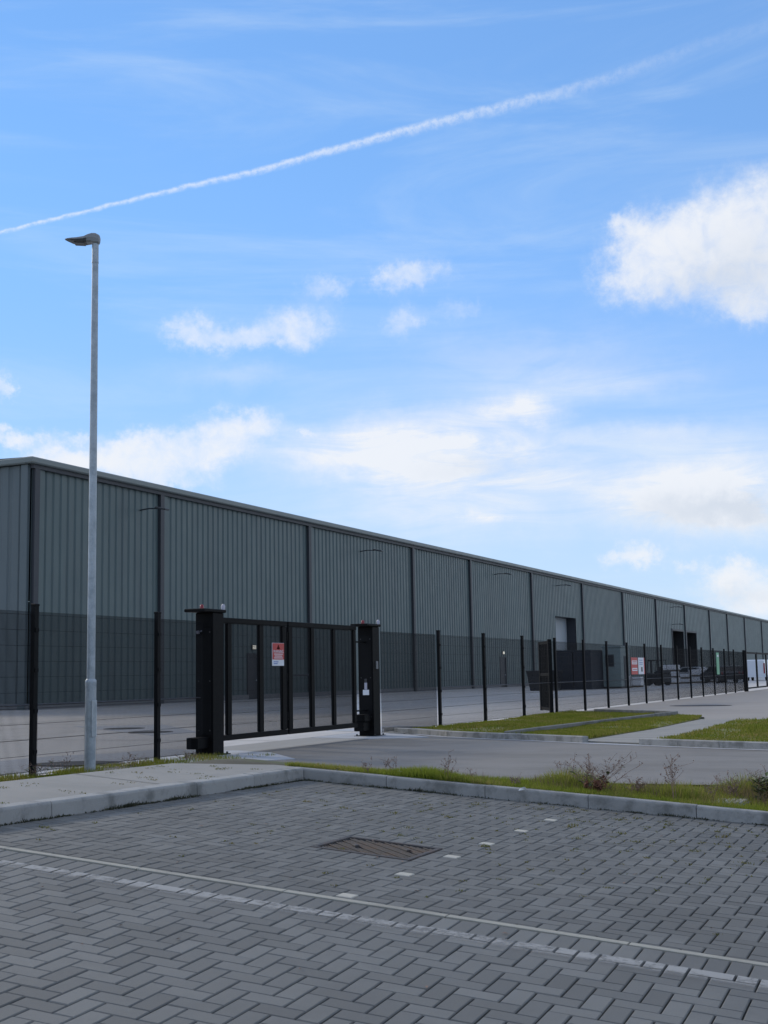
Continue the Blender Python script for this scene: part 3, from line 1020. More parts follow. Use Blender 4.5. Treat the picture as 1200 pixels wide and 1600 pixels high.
# weeds in the joints of the bay and moss along the kerb foot: uncountable sprinkling
V = []
for _ in range(620):
    u = rng.uniform(6.3, 11.2)
    v = rng.uniform(-5.4, -.6)
    dens = 0.15 + 0.85 * smoothstep((u - 7.0) / 3.5) * (0.35 + 0.65 * smoothstep((v + 5.2) / 3))
    if rng.uniform() > dens:
        continue
    big = rng.uniform() < .12
    # snap to a joint of the pattern
    if rng.uniform() < .6:
        v = BOV + round((v - BOV) / .1) * .1
    else:
        u = BOU + round((u - BOU) / .1) * .1
    m = 26 if big else int(rng.integers(5, 13))
    s = .026 if big else .013
    uu, vv = rng.normal(u, s, m), rng.normal(v, s, m)
    x, y = uu * D1[0] + vv * D2[0], uu * D1[1] + vv * D2[1]
    z = np.array([zpark(a, b) for a, b in zip(uu, vv)]) - .003
    V.append(blades(x, y, z, rng.uniform(.008, .024 if big else .015, m), .009, 1.3))
for _ in range(70):
    u = rng.uniform(5.0, 10.9)
    v = kerb_left(u) - rng.uniform(.1, .9)
    m = int(rng.integers(8, 22))
    uu, vv = rng.normal(u, .03, m), rng.normal(v, .03, m)
    x, y = uu * D1[0] + vv * D2[0], uu * D1[1] + vv * D2[1]
    z = np.array([zpark(a, b) for a, b in zip(uu, vv)]) + KH
    if rng.uniform() < .45:
        V.append(blades(x, y, z, rng.uniform(.004, .012, m), .009, 1.3))
jw = link('joint_weeds', raw_mesh('joint_weeds', np.concatenate(V), 3, M['joint_grass']))
tag(jw, kind='stuff')
V = []
for run in range(2):
    for _ in range(800):
        if run == 0:
            u = rng.uniform(3.0, 10.9)
            v = kerb_left(u) + .012
        else:
            v = rng.uniform(-5.5, 1.5)
            u = kerb_back(v) - .012
        c = clump(np.array([u * 1.0]), np.array([v]), 9, 9)[0] + rng.normal(0, .18)
        if c < .0:
            continue
        m = int(rng.integers(3, 10))
        s = .02 + .02 * max(c, 0)
        uu, vv = (rng.normal(u, .04, m), rng.normal(v, .006, m)) if run == 0 else (rng.normal(u, .006, m), rng.normal(v, .04, m))
        x, y = uu * D1[0] + vv * D2[0], uu * D1[1] + vv * D2[1]
        z = np.array([zpark(a, b) for a, b in zip(uu, vv)]) - .004
        V.append(blades(x, y, z, rng.uniform(.006, .018 + .045 * max(c, 0) * rng.uniform(.2, 1), m), .014, 1.1))
mo = link('kerb_moss', raw_mesh('kerb_moss', np.concatenate(V), 3, M['moss']))
tag(mo, kind='stuff')

# ------------------------------------------------------------------ flat concrete in the yard, covers


def pad(name, pts, material, z=0.008):
    m = MB()
    m.poly(pts, -.02, z)
    return tag(m.build(name, material), kind='structure')


pad('gate_pad', [(-12.3, 18.2), (-10.75, 18.0), (-9.9, 17.6), (-8.75, 16.25), (-9.75, 15.1), (-11.2, 15.6), (-12.5, 16.9)], M['pad'], .012)
pad('gate_threshold', [(-11.6, 18.0), (-10.35, 17.9), (-10.2, 22.2), (-11.6, 24.0)], M['band'], .010)
pad('pillar_pad', [(-11.5, 22.0), (-10.1, 21.6), (-9.2, 22.3), (-10.0, 23.2), (-10.5, 23.6), (-11.5, 24.2)], M['pad'], .014)
pad('apron', [(-13.2, 13.2), (-13.1, 16.3), (-12.0, 17.9), (-11.0, 16.4), (-10.75, 12.8)], M['pad'], .008)
pad('manhole_slab', [(-21.1, 27.2), (-19.0, 28.2), (-15.5, 24.3), (-15.7, 22.8)], M['pad'], .008)
pad('gully_slab', [(-12.7, 25.0), (-11.0, 24.3), (-10.8, 26.8), (-12.2, 27.6)], M['pad'], .008)


def cover(x, y, rx, ry, rz, label):
    e = tag(empty('manhole_cover', (x, y, 0.008), rz), label, 'manhole cover', 'manhole covers in the concrete')
    m = MB()
    ring = [(rx * 1.1 * math.cos(a), ry * 1.1 * math.sin(a)) for a in [i * math.pi / 12 for i in range(24)]]
    m.poly(ring, 0.0, 0.006)
    m.build('frame', M['rust'], e)
    m = MB()
    m.poly([(p[0] * .86, p[1] * .86) for p in ring], 0.005, 0.012)
    m.build('lid', M['iron'], e)


cover(-11.45, 14.85, .62, .5, 0.2, 'large dark round manhole cover beside the lamp post foot')
cover(-18.6, 25.9, .45, .45, 0, 'dark manhole cover farther back on the pale slab in the yard')
cover(-16.6, 24.1, .45, .45, 0, 'dark manhole cover nearer the fence on the pale slab in the yard')
cover(-11.4, 26.3, .5, .42, 0, 'dark cover in pale concrete just right of the gate')
cover(-8.0, 42.4, .9, .55, 0, 'flat dark drain cover in the pale tarmac beyond the grass')
e = tag(empty('inspection_cover', P(12.15, -1.95, .085), DL), 'flat purplish cover lying among the verge weeds', 'cover')
m = MB()
m.box((0, 0, -.03), (.62, .42, .05), 0, .008)
m.build('frame', M['plinth'], e)
for k in range(6):
    m = MB()
    m.box((-.24 + k * .096, 0, -.004), (.085, .36, .03), 0, .006)
    m.build('slab', M['kerb'], e)

# ------------------------------------------------------------------ the warehouse
WX = -36.2
TOP = 10.45
COLS = [43.6, 53.3, 69.1, 85.2, 97.0, 113.0, 130.1, 147.3, 164.7, 183.1, 202.2, 218.3, 236.5, 257.3, 279.0, 300.0, 320.0]
wh = tag(empty('warehouse', (WX, 43.5, 0)), 'long dark grey green metal clad warehouse behind the fences', 'warehouse')


def W(o):                     # parent to the warehouse keeping world coordinates in the mesh
    o.location = (-WX, -43.5, 0)
    o.parent = wh
    return o


OPEN = [(120.4, 127.6, 3.3, 6.6, 'recess'), (174.3, 181.6, 0.0, 6.5, 'dark'), (183.9, 190.9, 0.0, 6.5, 'dark'),
        (61.85, 62.95, 0.02, 2.45, 'door'), (103.9, 105.4, 0.02, 2.5, 'door')]


def clad_strip(mb, y0, y1, z0, z1, pitch, x=WX):
    """trapezoidal sheet between two heights, ribs standing towards the yard"""
    ys = []
    n = max(1, round((y1 - y0) / pitch))
    p = (y1 - y0) / n
    for k in range(n):
        a = y0 + k * p
        ys += [(a, .0), (a + p * .60, .0), (a + p * .70, -.055), (a + p * .90, -.055)]
    ys.append((y1, 0))
    vs = [(x + d, y, z) for z in (z0, z1) for y, d in ys]
    m = len(ys)
    mb.add(vs, [(i, i + 1, m + i + 1, m + i) for i in range(m - 1)])


for a, b in zip(COLS, COLS[1:]):
    mb = MB()
    pitch = .5 if a < 140 else 1.0
    cuts = sorted({a, b, *[q for o in OPEN if o[0] >= a and o[1] <= b for q in o[:2]]})
    for c, d in zip(cuts, cuts[1:]):
        hole = [o for o in OPEN if abs(o[0] - c) < .01 and abs(o[1] - d) < .01]
        if hole:
            if hole[0][2] > .1:
                clad_strip(mb, c, d, .25, hole[0][2], pitch)
            clad_strip(mb, c, d, hole[0][3], TOP, pitch)
        else:
            clad_strip(mb, c, d, .25, TOP, pitch)
    W(mb.build('cladding_panel', M['clad']))
    cuts2 = sorted({a, b, *[q for o in OPEN if o[0] >= a and o[1] <= b and o[2] < .1 for q in o[:2]]})
    for c, d in zip(cuts2, cuts2[1:]):
        if not any(abs(o[0] - c) < .01 and abs(o[1] - d) < .01 for o in OPEN if o[2] < .1):
            m = MB()
            m.span(WX - .2, WX + .03, c, d, -.1, .26)
            W(m.build('plinth', M['plinth']))
# end face, running away to the left
mb = MB()
n = 110
p = .6
xs = []
for k in range(n):
    a = WX - k * p
    xs += [(a, 0), (a - p * .6, 0), (a - p * .7, .055), (a - p * .9, .055)]
vs = [(x, 43.5 + d, z) for z in (.25, TOP) for x, d in xs]
mm = len(xs)
mb.add(vs, [(i + 1, i, mm + i, mm + i + 1) for i in range(mm - 1)])
W(mb.build('end_cladding', M['clad_end']))
m = MB()
m.span(WX - 66, WX + .02, 43.46, 43.7, -.1, .26)
W(m.build('end_plinth', M['plinth']))
# roof, eaves trim, gutter
m = MB()
m.add([(WX + .1, 43.4, TOP + .32), (WX + .1, 320, TOP + .32), (WX - 33, 320, TOP + 1.2), (WX - 33, 43.4, TOP + 1.2), (WX - 66, 43.4, TOP + .32), (WX - 66, 320, TOP + .32)],
      [(0, 1, 2, 3), (3, 2, 5, 4)])
m.add([(WX - .2, 319.9, 0), (WX - 66, 319.9, 0), (WX - 66, 319.9, TOP + .3), (WX - .2, 319.9, TOP + .3)], [(0, 1, 2, 3)])
m.add([(WX - 66, 319.9, 0), (WX - 66, 43.6, 0), (WX - 66, 43.6, TOP + .3), (WX - 66, 319.9, TOP + .3)], [(0, 1, 2, 3)])
W(m.build('roof', M['trim']))
m = MB()
m.span(WX - .02, WX + .34, 43.2, 320, TOP + .02, TOP + .30, .05)
W(m.build('eaves_gutter', M['trim']))
m = MB()
m.span(WX - 66, WX - .03, 43.22, 43.48, TOP + .02, TOP + .30, .05)
W(m.build('verge_trim', M['trim']))
m = MB()
m.span(WX - .02, WX + .17, 43.5, 320, TOP - .16, TOP + .02)
W(m.build('soffit', M['pipe']))
for i, c in enumerate(COLS):
    m = MB()
    yy = c + (.22 if i == 0 else 0)
    m.span(WX - .05, WX + .16, yy - .18, yy + .14, 0.0, TOP)
    W(m.build('downpipe', M['pipe']))
    m = MB()
    m.span(WX - .05, WX + .07, yy + .15, yy + .55, .26, TOP)
    W(m.build('flashing', M['clad']))
m = MB()
m.span(WX - .42, WX - .06, 43.40, 43.5, .0, TOP)
W(m.build('corner_flashing', M['clad_end']))
# openings
for y0, y1, z0, z1, kind in OPEN:
    if kind == 'recess':
        m = MB()
        m.span(WX - 1.12, WX - 1.02, y0 - .3, y1 + .3, z0, z1 + .3)
        d = W(m.build('shutter', M['shutter']))
        m = MB()
        m.span(WX - 1.02, WX - .06, y1, y1 + .3, z0, z1)
        m.span(WX - 1.02, WX - .06, y0 - .3, y0, z0, z1)
        m.span(WX - 1.02, WX - .06, y0 - .3, y1 + .3, z1, z1 + .3)
        W(m.build('door_reveal', M['door']))
    elif kind == 'dark':
        m = MB()
        m.add([(WX - 8, y0 - .2, 0.01), (WX - 8, y1 + .2, .01), (WX - 8, y1 + .2, z1 + .1), (WX - 8, y0 - .2, z1 + .1)], [(3, 2, 1, 0)])
        m.span(WX - 8, WX - .08, y1, y1 + .2, 0, z1)
        m.span(WX - 8, WX - .08, y0 - .2, y0, 0, z1)
        m.span(WX - 8, WX - .08, y0 - .2, y1 + .2, z1, z1 + .2)
        W(m.build('dock_opening', M['dark']))
        m = MB()
        m.span(WX - .02, WX + .09, y0 - .25, y0, 0, z1 + .25)
        m.span(WX - .02, WX + .09, y1, y1 + .25, 0, z1 + .25)
        m.span(WX - .02, WX + .09, y0, y1, z1, z1 + .25)
        W(m.build('dock_frame', M['pipe']))
    else:
        m = MB()
        m.span(WX - .10, WX - .05, y0, y1, z0, z1)
        d = W(m.build('door', M['door']))
        m = MB()
        m.span(WX - .05, WX - .01, y0 + .82 * (y1 - y0), y0 + .92 * (y1 - y0), 1.0, 1.08)
        h = m.build('handle', M['galv'])
        h.parent = d
        m = MB()
        m.span(WX - .06, WX + .02, y0 - .09, y0, 0.0, z1 + .09)
        m.span(WX - .06, WX + .02, y1, y1 + .09, 0.0, z1 + .09)
        m.span(WX - .06, WX + .02, y0, y1, z1, z1 + .09)
        W(m.build('door_frame', M['pipe']))
        m = MB()
        cy = (y0 + y1) / 2
        m.span(WX, WX + .10, cy - .16, cy + .16, z1 + .30, z1 + .52, .02)
        l = W(m.build('bulkhead_light', M['lit']))
        m = MB()
        m.span(WX, WX + .06, cy - .20, cy + .20, z1 + .26, z1 + .56, .02)
        q = m.build('backplate', M['pipe'])
        q.parent = l
for y, z in ((51.6, 9.35), (76.6, 9.35), (103.0, 9.5), (121.0, 9.55), (174.2, 9.6), (174.6, 7.3)):
    m = MB()
    m.tube([(WX - .05, y, z), (WX + .5, y, z + .05), (WX + 1.0, y, z + .02)], .035, 6)
    f = W(m.build('flood_light', M['pipe']))
    m = MB()
    rot = Matrix.Rotation(R(12), 3, 'Y')
    m.box((WX + 1.25, y, z), (.62, .34, .10), mtx=rot, bev=.03)
    h = m.build('lamp_head', M['lamp_dark'])
    h.parent = f

# hoop guard beside the wall
hb = tag(empty('hoop_barrier', (-35.2, 66.0, 0)), 'grey tubular hoop barrier standing against the warehouse wall', 'hoop barrier')
m = MB()
m.tube([(0, -1.45, 0), (0, -1.45, 1.05), (0, -1.38, 1.22), (0, -1.2, 1.28), (0, 1.2, 1.28), (0, 1.38, 1.22), (0, 1.45, 1.05), (0, 1.45, 0)], .055, 8)
m.build('hoop', M['pipe'], hb)
for s in (-1, 1):
    m = MB()
    m.box((0, s * 1.45, .012), (.25, .25, .022), 0, .004)
    m.build('base_plate', M['pipe'], hb)

# ------------------------------------------------------------------ mesh fences
FH = 2.03


def panel_mesh(L, pitch=.05, z0=.05, z1=FH, cache={}):
    key = (round(L, 2), pitch, z0)
    if key in cache:
        return cache[key]
    m = MB()
    n = max(2, round(L / pitch))
    w = .0042

    def stick(c, s):
        m.span(c[0] - s[0] / 2, c[0] + s[0] / 2, c[1] - s[1] / 2, c[1] + s[1] / 2, c[2] - s[2] / 2, c[2] + s[2] / 2)
    for k in range(n + 1):
        stick((0, L * k / n, (z1 + z0) / 2), (w, w * 1.3, z1 - z0))
    for k in range(11):
        z = z0 + .01 + k * (z1 - z0 - .05) / 10
        for dx in (-.0058, .0058):
            stick((dx, L / 2, z), (.004, L, .0034))
    cache[key] = m.mesh('mesh_panel', M['mesh'])
    return cache[key]


pm_ = MB()
pm_.box((0, 0, 1.05), (.06, .078, 2.1), 0, .006)
post_mesh = pm_.mesh('post', M['post'])
pm_ = MB()
pm_.box((0, 0, 2.11), (.07, .088, .03), 0, .006)
cap_mesh = pm_.mesh('post_cap', M['post'])
pm_ = MB()
pm_.box((.036, 0, 0), (.012, .06, .05), 0, .003)
clip_mesh = pm_.mesh('clip', M['post'])


def fence(name, label, ys, pitch=.05):
    f = tag(empty(name, (FX, ys[0], 0)), label, 'fence')
    for y in ys:
        if y == 16.80:
            continue        # the last panel is clipped to the gate pillar
        p = link('post', post_mesh, f)
        p.location = (0, y - ys[0], 0)
        c = link('post_cap', cap_mesh, p)
        if y < 33:
            for z in (.3, .8, 1.3, 1.8):
                c = link('clip', clip_mesh, p)
                c.location = (0, 0, z)
    for a, b in zip(ys, ys[1:]):
        q = link('mesh_panel', panel_mesh(b - a - .06, pitch), f)
        q.location = (-.035, a - ys[0] + .03, 0)
        q['kind'] = 'stuff'
        m = MB()
        m.add([(-.006, .05, .885), (.022, .05, .872), (.022, b - a - .1, .872), (-.006, b - a - .1, .885)], [(0, 1, 2, 3)])
        m.add([(.022, .05, .872), (-.006, .05, .862), (-.006, b - a - .1, .862), (.022, b - a - .1, .872)], [(0, 1, 2, 3)])
        fo = m.build('fold', M['fold_skylit'], q)
    return f


LF = [7.5, 10.2, 12.87, 15.55, 16.80]
RF = [26.35, 29.25, 32.2, 35.1, 38.05, 40.8, 43.5, 46.15, 48.9, 51.7, 54.35, 57.0, 59.8, 62.7, 65.4, 68.55]
fence('mesh_fence', 'black wire mesh fence left of the gate behind the lamp post', LF, .0195)
fence('mesh_fence', 'long black wire mesh fence running off to the right of the gate', RF, .040)
# short infill between right pillar and first post
fi = tag(empty('infill_fence', (FX, 23.3, 0)), 'mesh panel closing the gap right of the gate pillar', 'fence panel')
q = link('mesh_panel', panel_mesh(2.9, .024), fi)
q.location = (-.035, .05, 0)
q['kind'] = 'stuff'

# ------------------------------------------------------------------ double bi-fold gate
gate = tag(empty('bifold_gate', (FX, 19.7, 0)), 'black steel bi-folding vehicle gate closed between two square pillars', 'gate')


def pillar(y, tall, foot_side, extra):
    g_ = empty('pillar', (0, y - 19.7, 0))
    m = MB()
    m.box((0, 0, tall / 2), (.31, .30, tall), 0, .012)
    p = m.build('pillar', M['black'], gate)
    bpy.data.objects.remove(g_)
    p.location = (0, y - 19.7, 0)
    m = MB()
    m.box((.0, -.12, tall + .025), (.36, .62, .05), R(0), .01)
    m.build('cap_plate', M['black'], p)
    m = MB()
    m.tube([(0, 0, tall + .05), (0, 0, tall + .075)], .045, 10)
    m.tube([(0, 0, tall + .075), (0, 0, tall + .13), (0, 0, tall + .15)], [.038, .036, .015], 10)
    bc = m.build('beacon', M['redglass'], p)
    bc.location = (-.05, -.14, (tall + .05) * .22)
    bc.scale = (.8, .8, .78)
    m = MB()
    m.tube([(.12, .20, tall + .02), (.12, .20, tall + .11), (.12, .20, tall + .14)], [.026, .034, .016], 8)
    m.build('sensor', M['paleplastic'], p)
    m = MB()
    m.box((0, 0, .012), (.46, .46, .022), 0, .004)
    m.build('base_plate', M['black'], p)
    m = MB()
    m.box((0.0, -.1525, 1.12), (.25, .006, 1.6), 0, .002)
    m.build('access_panel', M['post'], p)
    for bx in (-.10, .10):
        for bz in (.38, 1.12, 1.86):
            m = MB()
            m.tube([(bx, -.154, bz), (bx, -.160, bz)], .011, 8)
            m.build('bolt', M['iron'], p)
    for bx in (-.19, .19):
        for by in (-.19, .19):
            m = MB()
            m.tube([(bx, by, .02), (bx, by, .05)], .018, 6)
            m.build('bolt', M['iron'], p)
    m = MB()
    m.box((-.02, foot_side * .30, .20), (.2, .32, .17), 0, .01)
    m.build('foot_box', M['black'], p)
    return p


pL = pillar(16.95, 2.16, -1, 0)
m = MB()
m.box((-.08, -.20, 1.86), (.05, .09, .05), R(25), .01)
m.tube([(-.05, -.15, 1.88), (-.08, -.2, 1.86)], .012, 6)
m.build('photocell', M['paleplastic'], pL)
pR = pillar(22.72, 2.10, -1, 0)
m = MB()
m.box((.162, .02, 1.36), (.014, .085, .15), 0, .004)
m.build('keypad', M['plinth'], pR)
m = MB()
m.box((.0, -.156, .96), (.055, .02, .13), 0, .004)
q = m.build('intercom', M['paleplastic'], pR)
m = MB()
m.box((.0, -.157, 1.065), (.05, .02, .07), 0, .006)
m.build('speaker', M['iron'], q)
m = MB()
m.box((.0, -.155, .84), (.13, .012, .10), 0, .002)
m.build('notice', M['white'], pR)
m = MB()
m.box((-.02, -.30, .36), (.24, .30, .14), 0, .01)
m.build('drive_box', M['black'], pR)


def gate_leaf(y0, y1, stiles, name='gate_leaf'):
    z0, z1 = .20, 2.10
    p = link(name, panel_mesh(y1 - y0 - .02, .0185, z0 + .05, z1 - .05), gate)
    p.location = (0, y0 - 19.69, 0)
    p['kind'] = 'stuff'
    for z in (z1 - .04, z0 + .04):
        m = MB()
        m.box((0, (y1 - y0) / 2, z), (.06, y1 - y0, .085), 0, .006)
        m.build('rail', M['black'], p)
    for y, w in stiles:
        m = MB()
        m.box((0, y - y0 - .01, (z0 + z1) / 2), (.055, w, z1 - z0 - .17), 0, .005)
        m.build('stile', M['black'], p)
    return p


gate_leaf(17.22, 19.36, [(17.50, .12), (18.50, .12), (19.28, .13)])
gate_leaf(19.42, 22.10, [(19.50, .13), (20.32, .11), (21.18, .10), (22.04, .10)])
for y, z in ((19.39, .5), (19.39, 1.15), (19.39, 1.85), (17.17, .5), (17.17, 1.8), (22.33, .5), (22.33, 1.8)):
    m = MB()
    if y > 22:
        m.box((-.01, 22.33 - 19.7, z), (.03, .46, .03), 0, .005)
    else:
        m.tube([(0, y - 19.7, z - .07), (0, y - 19.7, z + .07)], .03, 8)
    m.build('hinge', M['black'], gate)


def text_obj(body, size, loc, rot, material, parent, name='lettering'):
    c = bpy.data.curves.new(name, 'FONT')
    c.body = body
    c.size = size
    c.align_x = 'CENTER'
    c.align_y = 'CENTER'
    c.extrude = .0008
    tmp = bpy.data.objects.new(name, c)
    COL.objects.link(tmp)
    dg = bpy.context.evaluated_depsgraph_get()
    me = bpy.data.meshes.new_from_object(tmp.evaluated_get(dg))
    bpy.data.objects.remove(tmp)
    me.materials.clear()
    me.materials.append(material)
    o = link(name, me, parent)
    o.location = loc
    o.rotation_euler = rot
    return o


# red and white sign hung on the left leaf (faces the road, +X)
sg = tag(empty('gate_sign', (FX + .045, 19.02, 1.54)), 'red warning sign with white foot hung on the gate', 'sign')
m = MB()
m.box((0, 0, 0), (.008, .40, .38), 0, .001)
m.build('board', M['white'], sg)
m = MB()
m.box((.005, 0, .05), (.006, .392, .272), 0, .0005)
m.build('red_panel', M['red'], sg)
FACE = (R(90), 0, R(90))
m = MB()
m.add([(.0095, .0, .165), (.0095, -.055, .085), (.0095, .055, .085)], [(0, 1, 2)])
m.add([(.0095, -.055, .085), (.0095, 0, .165), (.0095, .055, .085)], [(0, 1, 2)])
m.build('symbol', M['white'], sg)
text_obj('!', .06, (.0105, 0, .108), FACE, M['red'], sg)
text_obj('WARNING', .072, (.0095, 0, .045), FACE, M['white'], sg)
for k, w in enumerate((.30, .26, .30)):
    m = MB()
    m.box((.0088, 0, .004 - k * .032), (.002, w, .012))
    m.build('text_line', M['white'], sg)
for k, (w, dy) in enumerate(((.16, -.08), (.13, -.09))):
    m = MB()
    m.box((.005, dy, -.125 - k * .03), (.003, w, .014))
    m.build('text_line', M['blue'], sg)

# two signs side by side on the right fence
sg = tag(empty('fence_sign', (FX + .04, 44.35, 1.33)), 'red sign with white bands beside a white notice on the far fence', 'sign')
m = MB()
m.box((0, 0, 0), (.01, .90, .58), 0, .001)
m.build('board', M['red'], sg)
for z, h in ((.12, .13), (-.12, .10)):
    m = MB()
    m.box((.006, 0, z), (.006, .74, h))
    m.build('white_band', M['white'], sg)
for z in (.15, .10, -.12):
    m = MB()
    m.box((.010, 0, z), (.004, .6, .022))
    m.build('text_line', M['red'], sg)
sg = tag(empty('fence_sign', (FX + .04, 45.40, 1.33)), 'white notice with red edge right of the red banded sign', 'sign')
m = MB()
m.box((0, -.06, 0), (.01, .80, .58), 0, .001)
m.build('board', M['white'], sg)
m = MB()
m.box((0, .40, 0), (.011, .12, .58))
m.build('red_edge', M['red'], sg)
for z in (.2, .12, .06):
    m = MB()
    m.box((.006, -.08, z), (.003, .5, .02))
    m.build('text_line', M['blue'], sg)
m = MB()
m.box((.006, .02, -.12), (.003, .22, .16))
m.build('symbol', M['ink'], sg)
sg = tag(empty('green_sign', (FX + .05, 60.6, 1.33)), 'narrow upright green panel fixed on the far fence', 'sign')
m = MB()
m.box((0, 0, .1), (.02, .62, 1.0), 0, .003)
m.build('board', M['green'], sg)
m = MB()
m.box((.012, 0, .45), (.004, .4, .1))
m.build('white_band', M['white'], sg)

# small gate standing open beside the fence post
pg = tag(empty('pedestrian_gate', (FX - .05, 34.75, 0), R(28)), 'narrow black barred gate standing open at the fence by the grass', 'gate')
m = MB()
m.box((0, 0, 1.04), (.10, .12, 2.08), 0, .006)
m.build('hinge_post', M['post'], pg)
m = MB()
m.box((0, 1.45, 1.06), (.08, .12, 1.96), 0, .006)
m.build('closing_stile', M['post'], pg)
for z in (.14, 1.1, 2.0):
    m = MB()
    m.box((0, .72, z), (.05, 1.36, .08), 0, .005)
    m.build('rail', M['post'], pg)
for k in range(12):
    m = MB()
    m.box((0, .14 + k * .105, 1.07), (.022, .020, 1.80))
    m.build('bar', M['post'], pg)

# far gate at the end of the fence
fg_ = tag(empty('far_gate', (FX, 68.9, 0)), 'black framed double gate at the far end of the fence', 'gate')
m = MB()
m.box((0, -.05, 1.06), (.18, .24, 2.12), 0, .01)
m.build('gate_post', M['post'], fg_)
for k in range(3):
    m = MB()
    y = .25 + k * 3.7
    m.box((0, y + 1.8, 2.0), (.06, 3.6, .10), 0, .005)
    m.box((0, y + 1.8, .16), (.06, 3.6, .08), 0, .005)
    lf = m.build('leaf', M['post'], fg_)
    for t in (0.05, 3.55):
        m = MB()
        m.box((0, y + t, 1.08), (.06, .12, 1.76))
        m.build('stile', M['post'], lf)

# ------------------------------------------------------------------ street lamp
LX, LY = -10.25, 13.55
lamp = tag(empty('street_lamp', (LX, LY, 0)), 'tall galvanised street lamp with flat grey lantern by the path edge', 'street lamp')
m = MB()
m.tube([(0, 0, -.1), (0, 0, 1.10), (0, 0, 1.13), (0, 0, 1.16), (0, 0, 1.18)], [.070, .070, .073, .071, .056], 20)
b_ = m.build('base_column', M['galv'], lamp)
m = MB()
m.box((.066, -.015, .68), (.012, .10, .46), 0, .003)
m.build('access_door', M['galv'], b_)
m = MB()
m.tube([(0, 0, 1.17), (0, 0, 4.0), (0, 0, 6.72)], [.054, .049, .042], 20)
m.build('shaft', M['galv'], lamp)
m = MB()
m.tube([(0, 0, 6.68), (0, 0, 6.72), (0, 0, 6.96)], [.047, .044, .044], 16)
m.build('spigot', M['galv'], lamp)
HD = R(205)          # the lantern points left as seen from the car park


def lantern():
    h = empty('lantern', (0, 0, 6.98), HD)
    # outline sections along x: (x, half width, z bottom, z top)
    sec = [(-.07, .035, -.02, .06), (-.055, .06, -.045, .10), (.0, .075, -.05, .125), (.06, .085, -.04, .12), (.12, .105, -.048, .090), (.17, .115, -.055, .055), (.27, .115, -.056, .030), (.36, .10, -.038, .018), (.43, .07, -.012, .008), (.47, .03, .0, .006)]
    vs, fs = [], []
    n = 12
    for x, w, zb, zt in sec:
        c = (zb + zt) / 2
        hh = (zt - zb) / 2
        for k in range(n):
            a = 2 * math.pi * k / n
            ca, sa = math.cos(a), math.sin(a)
            sq = lambda q: math.copysign(abs(q) ** .6, q)
            vs.append((x, w * sq(ca), c + hh * sq(sa)))
    for i in range(len(sec) - 1):
        for k in range(n):
            j = (k + 1) % n
            fs.append((i * n + k, i * n + j, (i + 1) * n + j, (i + 1) * n + k))
    fs.append(tuple(range(n))[::-1])
    fs.append(tuple(range((len(sec) - 1) * n, len(sec) * n)))
    m = MB()
    for f in fs:
        m.cur = 1 if sum(vs[i][2] for i in f) / len(f) < -.004 and sum(vs[i][0] for i in f) / len(f) > .09 else 0
        m.add([vs[i] for i in f[::-1]], [tuple(range(len(f)))], False)
    o = m.build('lantern', [M['lamp_grey'], M['lamp_dark']], lamp)
    bpy.data.objects.remove(h)
    o.location = (0, 0, 6.98)
    o.scale = (.86, .9, .86)
    o.rotation_euler = (0, R(-4), HD)
    m = MB()
    m.box((.24, 0, -.056), (.16, .15, .010), 0, .004)
    m.build('lens_panel', M['lamp_dark'], o)
    return o


lantern()

# ------------------------------------------------------------------ weeds


def weed(name, label, loc, h, spread, stems, mats, seed, leafy=0.0, branch=4, group='weeds along the verge', headsize=.0068):
    r = random.Random(seed)
    e = tag(empty(name, loc), label, 'weed', group)
    st, hd, lf = MB(), MB(), MB()
    for s in range(stems):
        a = r.uniform(0, 6.28)
        ln = h * r.uniform(.55, 1.0)
        lean = spread * r.uniform(.15, 1)
        bx, by = r.gauss(0, .02 + spread * .08), r.gauss(0, .02 + spread * .08)
        pts = []
        for t in (0, .35, .7, 1):
            pts.append(Vector((bx + math.cos(a) * lean * t ** 1.4 + r.gauss(0, .006), by + math.sin(a) * lean * t ** 1.4 + r.gauss(0, .006), ln * t)))
        st.tube(pts, [.0024, .0020, .0015, .0008], 4, cap=False)
        for b in range(branch):
            t = r.uniform(.35, 1)
            p = pts[1].lerp(pts[3], (t - .35) / .65)
            q = p + Vector((r.gauss(0, .05), r.gauss(0, .05), r.uniform(.02, .09))) * (h / .4)
            st.tube([p, q], [.0019, .0010], 3, cap=False)
            for _ in range(r.randint(2, 5)):
                c = p.lerp(q, r.uniform(.4, 1.05)) + Vector((r.gauss(0, .008), r.gauss(0, .008), r.gauss(0, .008)))
                z = headsize * r.uniform(.5, 1.2)
                d1 = Vector((r.gauss(0, 1), r.gauss(0, 1), r.gauss(0, 1))).normalized() * z
                d2 = Vector((r.gauss(0, 1), r.gauss(0, 1), r.gauss(0, 1))).normalized() * z
                hd.add([c - d1, c + d2, c + d1, c - d2], [(0, 1, 2, 3)])
        for _ in range(int(leafy * 14)):
            t = r.uniform(.0, .85)
            i = min(2, int(t * 3))
            p = pts[i].lerp(pts[i + 1], t * 3 - i)
            ang = r.uniform(0, 6.28)
            L = r.uniform(.04, .10) * (h / .35)
            d = Vector((math.cos(ang), math.sin(ang), r.uniform(.1, .9))).normalized() * L
            sd = Vector((-math.sin(ang), math.cos(ang), 0)) * L * .22
            mid = p + d * .55
            lf.add([p, mid - sd, p + d + Vector((0, 0, -L * .2)), mid + sd], [(0, 1, 2, 3)])
    for nm, mb_, mm_ in (('stem', st, mats[0]), ('seed_head', hd, mats[1]), ('leaf', lf, M['leaf'])):
        if mb_.v:
            mb_.build(nm, mm_, e)['kind'] = 'stuff'
    return e


DRY, RED = (M['drystem'], M['dryseed']), (M['drystem'], M['redseed'])


